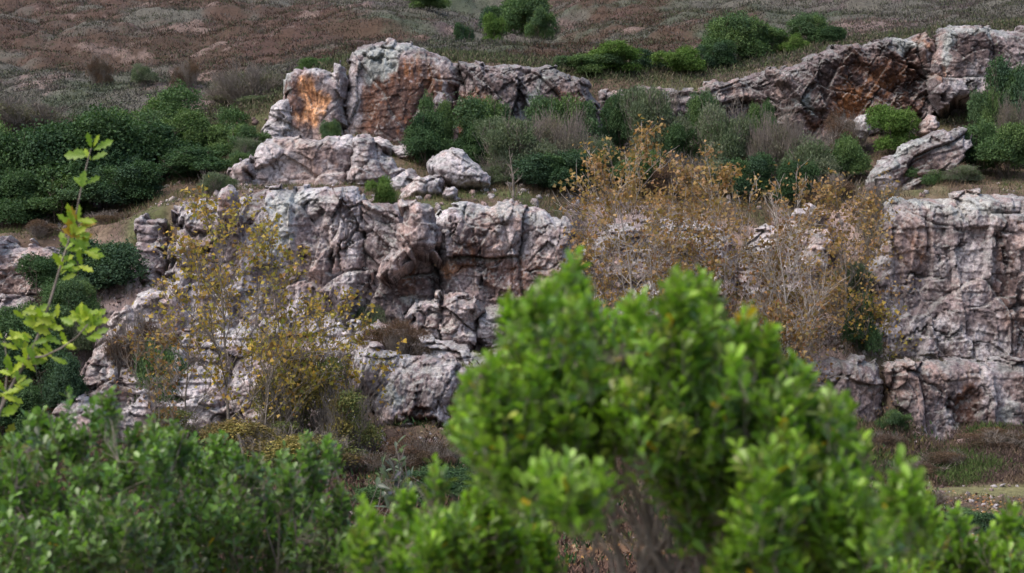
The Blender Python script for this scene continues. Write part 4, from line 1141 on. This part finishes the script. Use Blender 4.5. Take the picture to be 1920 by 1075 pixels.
def grow_tree(seed, H, spread, nlimb, levels=3, lean=(0, 0), first=0.18, rise=0.8, r0=0.055):
    """trunk with rising limbs -> (trunk segs), (branch segs), tips (pos, dir)"""
    g = np.random.default_rng(seed)
    tr, br, tips = [], [], []
    def path(p, d, L, r, n, lst, wob, pull, rend=0.35):
        pts = [p]
        for i in range(n):
            d = d + g.normal(size=3) * wob + np.array([0, 0, pull])
            d = d / np.linalg.norm(d)
            q = p + d * L / n
            ra = r * (1 - (1 - rend) * i / n); rb = r * (1 - (1 - rend) * (i + 1) / n)
            lst.append((p, q, ra, rb)); p = q; pts.append(q)
        return pts, d, r * rend
    def sub(p, d, L, r, lev):
        pts, dd, re = path(p, d, L, r, 5 if lev < 2 else 3, br, 0.13, 0.05)
        if lev >= levels:
            for q in pts[1:]: tips.append((q, dd))
            return
        m = {1: 7, 2: 5}.get(lev, 4)
        for k in range(m):
            t = g.uniform(0.2, 1.0) * (len(pts) - 1); i = min(int(t), len(pts) - 2)
            q = pts[i] * (1 - t + i) + pts[i + 1] * (t - i)
            s = rdir(1, g)[0]
            nd = dd * 0.75 + s * 0.6 + np.array([0, 0, 0.22]); nd /= np.linalg.norm(nd)
            sub(q, nd, L * g.uniform(0.35, 0.6), max(r * 0.5, .007), lev + 1)
    d0 = np.array([lean[0], lean[1], 1.0]); d0 /= np.linalg.norm(d0)
    pts, dd, re = path(np.array([0, 0, -0.3]), d0, H * 0.92 + 0.3, r0, 10, tr, 0.045, 0.03, 0.18)
    for k in range(nlimb):
        f = first + (0.97 - first) * k / nlimb + g.uniform(0, .03)
        t = f * 10; i = min(int(t), 9)
        q = pts[i] * (1 - t + i) + pts[i + 1] * (t - i)
        a = k * 2.4 + g.uniform(-.5, .5)
        L = spread * (1.15 - 0.75 * f) * g.uniform(0.75, 1.2)
        nd = np.array([math.cos(a), math.sin(a) * 0.8, rise]); nd /= np.linalg.norm(nd)
        sub(q, nd, L, r0 * (1 - .75 * f) * 0.55, 1)
    sub(pts[-1], dd, H * 0.14, r0 * 0.2, 2)
    return tr, br, tips

def autumn_tree(cx, base, top, w, Y, label, seed, pal, leaves, nlimb=11, lean=0.0, group=None, bark=None, rise=0.85, first=0.18, levels=3, lsz=0.12, clump=0.22, toph=0.0, r0=0.05):
    z0 = gz(cx, Y)
    zb = EYE - (base - 537.5) / FX * Y
    z0 = min(z0, zb) if zb < z0 + 2 else z0
    H = EYE - (top - 537.5) / FX * Y - z0
    sp = w / FX * Y / 2 * 1.2
    g = np.random.default_rng(seed)
    tr, br, tips = grow_tree(seed, H, sp, nlimb, levels, (lean, 0), first, rise, r0)
    e = empty("autumn_tree", ((cx - 960) / FX * Y, Y, z0))
    def cat(l): return tubes([s[0] for s in l], [s[1] for s in l], [s[2] for s in l], [s[3] for s in l], 5)
    V, F = cat(tr); new_mesh("trunk", V, F, bark or M_BARK, e, smooth=True)
    V, F = tubes([s[0] for s in br], [s[1] for s in br], [s[2] for s in br], [s[3] for s in br], 4)
    new_mesh("branches", V, F, bark or M_BARK, e, smooth=True)
    tp = np.array([t[0] for t in tips]); td = np.array([t[1] for t in tips])
    # leaves hang in small clumps near some of the tips; more toward the outside and top
    wgt = g.random(len(tp)) ** 5 + 0.02
    wgt *= np.clip(tp[:, 2] / H, 0.05, 1) ** toph
    leaves = int(leaves * (1.25 if group == GO else 1.35))
    i = g.choice(len(tp), leaves, p=wgt / wgt.sum())
    c = tp[i] + g.normal(size=(leaves, 3)) * clump * 0.45
    d = rdir(leaves, g) + td[i] * 0.3 - [0, 0, 0.35]
    s = lsz * g.uniform(.55, 1.25, leaves)
    V, F = cards(c, d, rdir(leaves, g) + [0, -.3, 0.5], s, s * 1.0, LOBED, LOBEDF)
    pal = np.array(pal)
    tipc = pal[g.integers(0, len(pal), len(tp))]
    col = (tipc[i] * 0.55 + pal[g.integers(0, len(pal), leaves)] * 0.45) * g.uniform(.65, 1.35, (leaves, 1))
    new_mesh("foliage", V, F, M_AUT, e, col=np.repeat(col, len(LOBED), 0))
    tag(e, label, "tree", group)
    return e

YEL = [(.50, .33, .055), (.40, .23, .05), (.32, .30, .06), (.52, .38, .10), (.26, .14, .055), (.20, .20, .05)]
ORA = [(.37, .20, .075), (.29, .155, .07), (.45, .30, .12), (.23, .13, .07), (.43, .29, .17), (.25, .19, .08)]
BRN = [(.26, .13, .055), (.20, .10, .05), (.32, .19, .07), (.17, .11, .06), (.30, .24, .10)]
GY = "thin autumn trees in front of the pink slope"
GO = "orange brown autumn trees in the quarry corner"
TREES = [
 dict(cx=428, base=840, top=372, w=300, Y=51.0, label="leafy yellow tree with a forked grey trunk, tallest on the left", seed=1, pal=YEL, leaves=930, nlimb=13, rise=1.0, group=GY, toph=0.8, first=.16),
 dict(cx=545, base=810, top=400, w=230, Y=52.2, label="slim yellow tree just right of the tallest left tree", seed=2, pal=YEL, leaves=713, nlimb=12, rise=1.2, group=GY, r0=.035),
 dict(cx=345, base=800, top=470, w=200, Y=51.8, label="sparse yellow sapling left of the tallest left tree", seed=3, pal=YEL, leaves=434, nlimb=10, rise=1.1, group=GY, r0=.03),
 dict(cx=622, base=840, top=560, w=200, Y=52.4, label="low yellow tree next to the grey striped rock mound", seed=4, pal=YEL, leaves=682, nlimb=11, group=GY, r0=.035),
 dict(cx=300, base=850, top=640, w=190, Y=50.6, label="thin bare twigged sapling low at left over the pink slope", seed=5, pal=BRN, leaves=260, nlimb=9, group=GY, r0=.025),
 dict(cx=490, base=860, top=640, w=260, Y=50.2, label="short yellow sapling at the foot of the tallest left tree", seed=6, pal=YEL, leaves=682, nlimb=11, group=GY, r0=.03),
 dict(cx=1205, base=720, top=292, w=330, Y=55.5, label="tall orange tree with pale forked trunk, leftmost in the quarry corner", seed=7, pal=ORA, leaves=1860, nlimb=14, lean=-.06, rise=1.0, group=GO, toph=1.2, bark=M_BARKP),
 dict(cx=1350, base=720, top=312, w=280, Y=56.5, label="tall orange brown tree second from the left in the quarry corner", seed=8, bark=M_BARKP, pal=ORA, leaves=1736, nlimb=14, rise=1.1, group=GO, toph=1.3),
 dict(cx=1120, base=690, top=400, w=190, Y=56.0, label="small rusty tree beside the centre quarry face", seed=9, pal=ORA, leaves=682, nlimb=11, group=GO, r0=.035),
 dict(cx=1480, base=750, top=395, w=230, Y=56.0, label="nearly bare fan shaped grey tree in the quarry corner", seed=10, bark=M_BARKP, pal=BRN, leaves=434, nlimb=15, rise=1.5, group=GO, first=.1),
 dict(cx=1585, base=700, top=348, w=230, Y=58.6, label="orange tree nearest the tall cliff", seed=11, pal=ORA, leaves=1240, nlimb=13, rise=.9, group=GO, toph=.8, lean=.05),
 dict(cx=1290, base=740, top=480, w=260, Y=55.0, label="low brown tree in front of the second tall orange tree", seed=12, pal=BRN, leaves=930, nlimb=12, group=GO, r0=.035),
 dict(cx=1420, base=740, top=450, w=240, Y=57.8, label="twiggy brown tree between the second tall tree and the bare fan tree", seed=13, bark=M_BARKP, pal=BRN, leaves=930, nlimb=13, rise=1.2, group=GO, r0=.035),
 dict(cx=1490, base=700, top=560, w=200, Y=58.2, label="low orange brown sapling with sweeping stems above the low cliff", seed=14, pal=ORA, leaves=1054, nlimb=13, rise=.5, lean=.25, group=GO, r0=.03),
 dict(cx=1640, base=690, top=570, w=120, Y=58.4, label="small golden sapling at the foot of the tall cliff", seed=15, pal=YEL, leaves=434, nlimb=11, rise=.8, group=GO, r0=.025),
 dict(cx=1440, base=790, top=600, w=240, Y=54.0, label="brown leaved low sapling right of the big green shrub top", seed=16, pal=BRN, leaves=930, nlimb=12, rise=.6, group=GO, r0=.03),
 dict(cx=1505, base=700, top=330, w=170, Y=61.5, label="rusty sapling above the hidden pink rock face", seed=17, bark=M_BARKP, pal=ORA, leaves=682, nlimb=11, group=GO, r0=.03),
 dict(cx=1255, base=640, top=340, w=200, Y=61.5, label="amber sapling standing behind the two tallest orange trees", seed=18, pal=ORA, leaves=806, nlimb=11, group=GO, r0=.03),
 dict(cx=1090, base=640, top=440, w=120, Y=58.0, label="little brown sapling hugging the right side of the centre quarry face", seed=19, pal=BRN, leaves=310, nlimb=9, group=GO, r0=.022),
 dict(cx=1660, base=560, top=340, w=120, Y=61.8, label="small orange sapling at the upper left corner of the tall cliff", seed=20, pal=ORA, leaves=310, nlimb=9, group=GO, r0=.025),
]
for t in TREES:
    autumn_tree(**t)

# small dead white tree on the grassy ledge
def dead_tree():
    Y = 63.6
    z0 = gz(966, Y)
    tr, br, tips = grow_tree(31, EYE - (278 - 537.5) / FX * Y - z0, 0.42, 9, 2, (.06, 0), .12, 1.2, .05)
    e = empty("dead_tree", ((962 - 960) / FX * Y, Y, z0))
    l = tr + br
    V, F = tubes([s[0] for s in l], [s[1] for s in l], [s[2] for s in l], [s[3] for s in l], 5)
    new_mesh("trunk", V, F, M_BARK, e, smooth=True)
    tag(e, "small dead whitish tree without leaves on the grassy ledge", "tree")
dead_tree()

# ---------------------------------------------------------------- foreground: leathery leaved evergreen shrubs, out of focus
SPOON = [(0, 0, 0), (.3, -.26, .05), (.62, -.5, .07), (.88, -.33, .03), (1, 0, -.03), (.88, .33, .03), (.62, .5, .07), (.3, .26, .05), (.5, 0, 0)]
SPOONF = [(0, 1, 8), (1, 2, 8), (2, 3, 4, 8), (8, 4, 5, 6), (8, 6, 7), (8, 7, 0)]

def fore_shrub(name, label, Y, blobs, shoots, lpr, ln, wd, pal, seed, base_px, stems_to=40, yellow=0.004, depth=0.35, upb=0.9, r=.0058, group=None, whip=0.0, bark=None, fork_px=1190, wexp=.75, sprigs=3, cat="shrub"):
    """blobs: (px, py, rx, ry) lobes of the crown in photo pixels at distance Y; shoots end in rosettes of lpr leaves"""
    g = np.random.default_rng(seed)
    bl = []
    for (a, b, rx, ry) in blobs:
        if min(rx, ry) > 24 and sprigs:
            bl.append((a, b, rx * .88, ry * .86))
            for k in range(sprigs):                 # long shoots that break the outline of each lobe
                t = math.radians(g.uniform(10, 170))
                hh = g.uniform(14, 40)
                bl.append((a + math.cos(t) * rx * .95, b - math.sin(t) * ry * .9 - hh * .5, hh * g.uniform(.22, .45), hh))
        else:
            bl.append((a, b, rx, ry))
    B = np.array(bl, float)
    w = (B[:, 2] * B[:, 3]) ** wexp; w /= w.sum()
    bi = g.choice(len(B), shoots, p=w)
    q = rdir(shoots, g) * (g.random((shoots, 1)) ** 0.28)
    q = q * np.where(g.random((shoots, 1)) < 0.22, g.uniform(1.0, 1.3, (shoots, 1)), 1.0)
    s = Y / FX
    bx = (B[:, 0] - 960) * s; bz = EYE - (B[:, 1] - 537.5) * s
    # each lobe sits at its own depth
    by = Y + g.normal(size=len(B)) * depth * 0.5
    cpos = np.stack([bx[bi] + q[:, 0] * B[bi, 2] * s, by[bi] + q[:, 1] * (B[bi, 2] + B[bi, 3]) * .5 * s, bz[bi] + q[:, 2] * B[bi, 3] * s], 1)
    out = q / (np.linalg.norm(q, axis=1, keepdims=True) + 1e-6)
    x0 = (base_px - 960) * s
    z0 = float(ground_xy(np.array([x0]), np.array([Y]))[0])
    base = np.array([x0, Y, z0])
    sd = out * 0.45 + rdir(shoots, g) * 0.35 + [0, 0, upb]; sd /= np.linalg.norm(sd, axis=1, keepdims=True)
    # leaves round each shoot
    k = lpr
    t = np.tile(np.linspace(0, 1, k), shoots)
    si = np.repeat(np.arange(shoots), k)
    slen = ln * g.uniform(1.2, 2.6, shoots)
    an = np.tile(np.arange(k) * 2.4, shoots) + g.uniform(0, 6.28, shoots)[si]
    ax = sd[si]
    u = np.cross(ax, [0.3, 1, 0.1]); u /= np.linalg.norm(u, axis=1, keepdims=True); v = np.cross(ax, u)
    rad = np.cos(an)[:, None] * u + np.sin(an)[:, None] * v
    pos = cpos[si] - ax * ((1 - t) * slen[si])[:, None]
    op = (1.25 - 0.75 * t)[:, None]
    ld = ax * 0.75 + rad * op + g.normal(size=(len(si), 3)) * 0.18
    nr = ax * 0.9 - rad * 0.5 + g.normal(size=(len(si), 3)) * 0.2
    sc = g.uniform(.65, 1.15, len(si)) * (1 - 0.25 * t)
    V, F = cards(pos, ld, nr, ln * sc, wd * sc, SPOON, SPOONF)
    pal = np.array(pal)
    young = np.clip(t * 0.9 + g.normal(size=len(t)) * .25, 0, 1)[:, None]
    shc = pal[g.integers(0, len(pal) - 1, shoots)]
    c = shc[si] * (1 - young * .55) + pal[-1] * young * .55
    dull = g.random(shoots) < .13
    c = np.where(dull[si][:, None], c * [1.1, .78, 1.3], c)
    c = c * g.uniform(.6, 1.35, (len(si), 1)) * np.repeat(g.uniform(.75, 1.2, shoots), k)[:, None]
    yl = g.random(len(si)) < yellow
    c[yl] = np.array([.62, .42, .03]) * g.uniform(.8, 1.1, (yl.sum(), 1))
    e = empty(name, base)
    o = new_mesh("foliage", V - base, F, M_GLOSS, e, smooth=False, col=np.repeat(c, len(SPOON), 0))
    # woody frame: main stems to the lobes, twigs to the shoots
    P0, P1, R0, R1 = [], [], [], []
    nodes = [base]
    fork = np.array([x0, Y + depth * .5, EYE - (fork_px - 537.5) * s])
    for k in range(3):
        p = base + g.normal(size=3) * [.05, .05, 0]; prev = p
        for i in range(1, 5):
            q_ = p + (fork - p) * i / 4 + g.normal(size=3) * .02
            P0.append(prev); P1.append(q_); R0.append(r * 1.9); R1.append(r * 1.7); prev = q_
    for b in range(len(B)):
        for rep in range(1 if b < stems_to * 2 else 0):
            tgt = np.array([bx[b], by[b] + depth * .6, bz[b]]) + g.normal(size=3) * [B[b, 2] * s * .45, depth * .3, B[b, 3] * s * .4]
            p = fork + g.normal(size=3) * [.12, .12, .06]
            prev = p
            for i in range(1, 8):
                f = i / 7
                q_ = p * (1 - f) + tgt * f
                q_[:2] = p[:2] * (1 - f) + tgt[:2] * f
                q_ = q_ + g.normal(size=3) * .022
                P0.append(prev); P1.append(q_); R0.append(r * (1.25 - .95 * (i - 1) / 7)); R1.append(r * (1.25 - .95 * f))
                prev = q_
                if i >= 3: nodes.append(q_)
    nd = np.array(nodes[1:])
    used = np.zeros(len(nd), int)
    for a in range(0, shoots, 1):
        tip = cpos[a] + sd[a] * ln * .3
        st = cpos[a] - sd[a] * slen[a]
        dist = np.linalg.norm(nd - (st - [0, 0, .05]), axis=1)
        j = int(np.argmin(dist + (nd[:, 2] > st[2]) * .3))
        P0.append(st); P1.append(tip); R0.append(r * .28); R1.append(r * .15)
        if dist[j] > .045 * Y or used[j] > 7: continue
        used[j] += 1
        m = (nd[j] + st) / 2 + g.normal(size=3) * .015 + [0, 0, -.01]
        P0.append(nd[j]); P1.append(m); R0.append(r * .3); R1.append(r * .26)
        P0.append(m); P1.append(st); R0.append(r * .26); R1.append(r * .22)
    V, F = tubes(np.array(P0) - base, np.array(P1) - base, R0, R1, 5)
    new_mesh("stem", V, F, bark or M_BARK, e, smooth=True)
    tag(e, label, cat, group)
    return e

G1 = [(.165, .310, .040), (.125, .255, .038), (.225, .385, .045), (.130, .250, .070), (.330, .500, .050)]
G2 = [(.110, .215, .048), (.080, .168, .046), (.145, .260, .060), (.140, .210, .100), (.205, .340, .060)]
fore_shrub("evergreen_shrub", "large bright green shrub filling the right foreground with a few yellow leaves", 4.9,
    [(1072, 580, 48, 60), (1074, 505, 9, 44), (1088, 545, 18, 30), (1010, 650, 70, 60), (955, 590, 16, 30), (1000, 560, 12, 26), (1150, 650, 110, 75), (1190, 575, 22, 26), (1250, 620, 80, 55), (1275, 565, 24, 34), (1310, 590, 34, 30), (1240, 552, 10, 22), (1370, 655, 70, 50), (1385, 595, 14, 24), (1440, 670, 22, 34), (1450, 740, 60, 40), (880, 700, 14, 22), (1482, 700, 8, 30),
     (950, 740, 70, 55), (1080, 760, 150, 90), (1240, 760, 140, 110), (1390, 760, 120, 90), (1490, 800, 90, 60), (1560, 830, 60, 55), (1590, 790, 14, 26), (1620, 870, 34, 50), (1430, 840, 90, 50),
     (920, 820, 65, 45), (1050, 860, 90, 45), (1330, 880, 130, 55), (1470, 890, 130, 70), (1590, 920, 60, 60), (1500, 1010, 130, 70), (1620, 1000, 60, 70), (1300, 960, 50, 20), (1420, 1060, 90, 40), (1000, 900, 30, 20), (1560, 1060, 120, 40), (1530, 930, 110, 60), (1580, 1000, 70, 60), (1400, 940, 80, 50), (960, 860, 50, 40)],
    2500, 9, .050, .0225, G1, 101, 1300, stems_to=34, r=.0046, fork_px=1230, yellow=.006, depth=.42)
fore_shrub("evergreen_shrub", "small green shrub top at bottom centre between the two biggest foreground shrubs", 5.6,
    [(850, 985, 110, 50), (760, 1010, 90, 45), (930, 1000, 90, 50), (700, 1050, 70, 45), (860, 1060, 150, 50), (990, 1060, 60, 40), (822, 885, 16, 30)],
    520, 10, .050, .023, G1, 102, 850, stems_to=28, yellow=.004, depth=.3)
fore_shrub("evergreen_shrub", "green shrub top poking in at the bottom right of the photo", 6.4,
    [(1700, 1010, 55, 40), (1760, 1000, 50, 30), (1690, 1060, 60, 40), (1800, 1050, 80, 40), (1890, 1050, 60, 60), (1920, 1010, 35, 40)],
    330, 9, .050, .022, G1, 103, 1780, stems_to=24, yellow=.002, depth=.3)
fore_shrub("evergreen_shrub", "dense dark green shrub in the bottom left corner with upright shoots", 8.2,
    [(70, 930, 110, 66), (60, 1010, 150, 90), (180, 865, 70, 36), (165, 785, 34, 22), (230, 960, 140, 80), (110, 1060, 160, 60), (90, 840, 40, 25), (270, 870, 60, 40), (215, 745, 14, 20), (290, 1050, 110, 60), (30, 900, 60, 50), (130, 810, 46, 16), (60, 800, 9, 16), (90, 770, 8, 14), (250, 815, 9, 22), (200, 790, 9, 14), (290, 830, 8, 20), (120, 745, 7, 12)],
    860, 8, .055, .030, G2, 104, 140, wexp=.72, stems_to=30, fork_px=1350, yellow=.001, depth=.5)
fore_shrub("evergreen_shrub", "looser grey green shrub at lower left whose thin shoots reach over the yellow bushes", 8.8,
    [(400, 940, 130, 70), (420, 1020, 150, 80), (360, 880, 80, 34), (520, 950, 100, 60), (570, 1020, 120, 70), (470, 880, 70, 24), (392, 835, 14, 24), (590, 890, 34, 40), (565, 830, 10, 20), (300, 850, 40, 30), (640, 1010, 50, 60), (610, 870, 12, 20), (500, 840, 10, 20), (270, 830, 12, 20), (430, 850, 8, 24), (530, 870, 8, 20), (345, 835, 8, 18), (460, 835, 7, 14), (640, 930, 12, 26)],
    760, 8, .055, .030, G2, 105, 450, wexp=.72, stems_to=34, fork_px=1350, yellow=.002, depth=.5)

# small grey leaved sprig
fore_shrub("sprig", "small upright sprig with pale grey green leaves low in the centre", 15.0,
    [(742, 905, 26, 30), (748, 860, 10, 30), (760, 935, 28, 16), (720, 880, 10, 12)], 26, 3, .13, .045,
    [(.14, .19, .13), (.11, .15, .11), (.18, .23, .17)], 106, 752, stems_to=8, yellow=0, depth=.15, r=.010, cat="plant")

# oak sapling
OAKV = [(0, 0, 0), (.14, -.10, .01), (.28, -.30, .03), (.36, -.17, .02), (.52, -.46, .05), (.60, -.24, .02), (.78, -.40, .03), (.86, -.18, 0), (1, 0, -.05),
        (.86, .18, 0), (.78, .40, .03), (.60, .24, .02), (.52, .46, .05), (.36, .17, .02), (.28, .30, .03), (.14, .10, .01), (.36, 0, 0), (.60, 0, 0), (.86, 0, -.02)]
OAKF = [(0, 1, 16), (1, 2, 3, 16), (16, 3, 17), (3, 4, 5, 17), (17, 5, 18), (5, 6, 7, 18), (18, 7, 8), (0, 16, 15), (15, 16, 13, 14), (16, 17, 13), (13, 17, 11, 12), (17, 18, 11), (11, 18, 9, 10), (18, 8, 9)]
def oak():
    Y = 10.5
    g = np.random.default_rng(44)
    s = Y / FX
    W = lambda a, b, dy=0.0: np.array([(a - 960) * s, Y + dy, EYE - (b - 537.5) * s])
    x0 = W(-40, 0)[0]
    base = np.array([x0, Y, float(ground_xy(np.array([x0]), np.array([Y]))[0])])
    e = empty("oak_sapling", base)
    stem = [W(-42, 1150), W(-40, 980), W(-22, 860), W(0, 770), W(28, 712), W(58, 662), W(80, 610), (W(97, 555)), W(112, 505), W(128, 455), W(142, 405), W(152, 355), W(163, 308), W(171, 278)]
    stem[0] = base - [0, 0, .1]
    side = [W(52, 672), W(85, 668, -.03), W(120, 652, -.06), W(150, 632, -.08), W(172, 608, -.1)]
    side2 = [W(0, 770), W(6, 730, .05), W(10, 690, .05), W(4, 640, .05)]
    def tb(pts, r0, r1, nm):
        n = len(pts) - 1
        r = np.linspace(r0, r1, n + 1)
        V, F = tubes(np.array(pts[:-1]) - base, np.array(pts[1:]) - base, r[:-1], r[1:], 7)
        return new_mesh(nm, V, F, M_BARK, e, smooth=True)
    tb(stem, .011, .003, "stem"); tb(side, .006, .003, "branch"); tb(side2, .006, .003, "branch")
    C, D, L, N = [], [], [], []
    def leaf(a, b, ang, lpx, dy=None):
        """leaf whose foot is at (a, b), pointing ang degrees up from the photo's right"""
        r = math.radians(ang)
        dd = np.array([math.cos(r), g.uniform(-.55, .35) if dy is None else dy, math.sin(r)])
        C.append(W(a, b, g.uniform(-.02, .02))); D.append(dd); L.append(lpx * s * .72); N.append(np.array([g.uniform(-.5, .5), -1.0, g.uniform(.1, 1.0)]))
    for v in [(172, 278, 100, 44), (174, 276, 60, 40), (175, 282, 28, 58), (166, 290, 165, 50), (166, 292, 178, 72), (168, 300, 20, 56), (160, 318, 265, 52), (162, 318, 235, 40), (170, 300, 120, 36),
              (160, 345, 30, 44), (155, 352, 130, 40)]:
        leaf(*v)
    nodes = [(142, 415, 5, 1), (140, 430, 5, 1), (136, 445, 4, 0), (152, 450, 5, 0), (160, 470, 4, 0), (128, 470, 3, 0), (120, 500, 3, 0), (108, 520, 2, 0),
             (150, 505, 3, 0), (70, 590, 4, 0), (62, 610, 5, 0), (45, 590, 3, 0), (85, 610, 4, 0), (110, 600, 3, 0), (150, 600, 5, 0), (172, 606, 6, 0), (165, 625, 5, 0), (120, 645, 3, 0),
             (60, 640, 4, 0), (38, 655, 3, 0), (95, 668, 3, 0), (55, 680, 4, 0), (70, 690, 3, 0), (30, 715, 4, 0), (20, 700, 3, 0), (5, 740, 4, 0), (4, 640, 2, 0), (-5, 780, 4, 0)]
    for a, b, n, o in nodes:
        for k in range(int(n * 1.9)):
            side_ = g.choice([-1, 1])
            leaf(a + g.uniform(-6, 6), b + g.uniform(-8, 8), 65 + side_ * g.uniform(20, 95), g.uniform(30, 56))
    n = len(C)
    C, D, L, N = map(np.array, (C, D, L, N))
    V, F = cards(C - base, D, N, L, L * 0.46, OAKV, OAKF)
    pal = np.array([(.30, .40, .035), (.23, .34, .035), (.38, .46, .045), (.18, .29, .035)])
    col = pal[g.integers(0, 4, n)] * g.uniform(.8, 1.2, (n, 1))
    px = 960 + C[:, 0] / s; py = 537.5 - (C[:, 2] - EYE) / s
    old = (np.abs(py - 428) < 22) & (g.random(n) < .5)
    col[old] = [.42, .26, .03]
    new_mesh("foliage", V, F, M_OAK, e, col=np.repeat(col, len(OAKV), 0))
    tag(e, "young oak stem with yellow green lobed leaves rising at the left", "tree")
    # second, lower sprout
    b2 = W(20, 0); b2[2] = float(ground_xy(np.array([b2[0]]), np.array([Y]))[0])
    e2 = empty("oak_sprout", b2)
    pts = [b2, W(40, 1060), W(52, 990), W(45, 930), W(28, 870), W(5, 830)]
    n_ = len(pts) - 1; r = np.linspace(.008, .003, n_ + 1)
    V, F = tubes(np.array(pts[:-1]) - b2, np.array(pts[1:]) - b2, r[:-1], r[1:], 6)
    new_mesh("stem", V, F, M_BARKD, e2, smooth=True)
    C.__class__
    cc, ddv, ll, nn = [], [], [], []
    for a, b, n in [(5, 830, 5), (15, 850, 5), (28, 868, 6), (40, 895, 5), (50, 920, 5), (62, 880, 4), (48, 950, 3), (0, 880, 4), (55, 985, 3)]:
        for k in range(n):
            t = math.radians(g.uniform(-20, 200))
            cc.append(W(a + g.uniform(-9, 9), b + g.uniform(-9, 9), g.uniform(-.05, .05))); ddv.append([math.cos(t), g.uniform(-.5, .4), math.sin(t)])
            ll.append(g.uniform(34, 54) * s); nn.append([g.uniform(-.5, .5), -1, g.uniform(.1, 1)])
    cc, ddv, ll, nn = map(np.array, (cc, ddv, ll, nn))
    V, F = cards(cc - b2, ddv, nn, ll, ll * .48, OAKV, OAKF)
    col = np.array([(.12, .17, .025), (.16, .17, .03), (.09, .15, .028)])[g.integers(0, 3, len(cc))] * g.uniform(.8, 1.3, (len(cc), 1))
    new_mesh("foliage", V, F, M_OAK, e2, col=np.repeat(col, len(OAKV), 0))
    tag(e2, "low oak sprout with dull olive lobed leaves at the left edge", "plant")
oak()
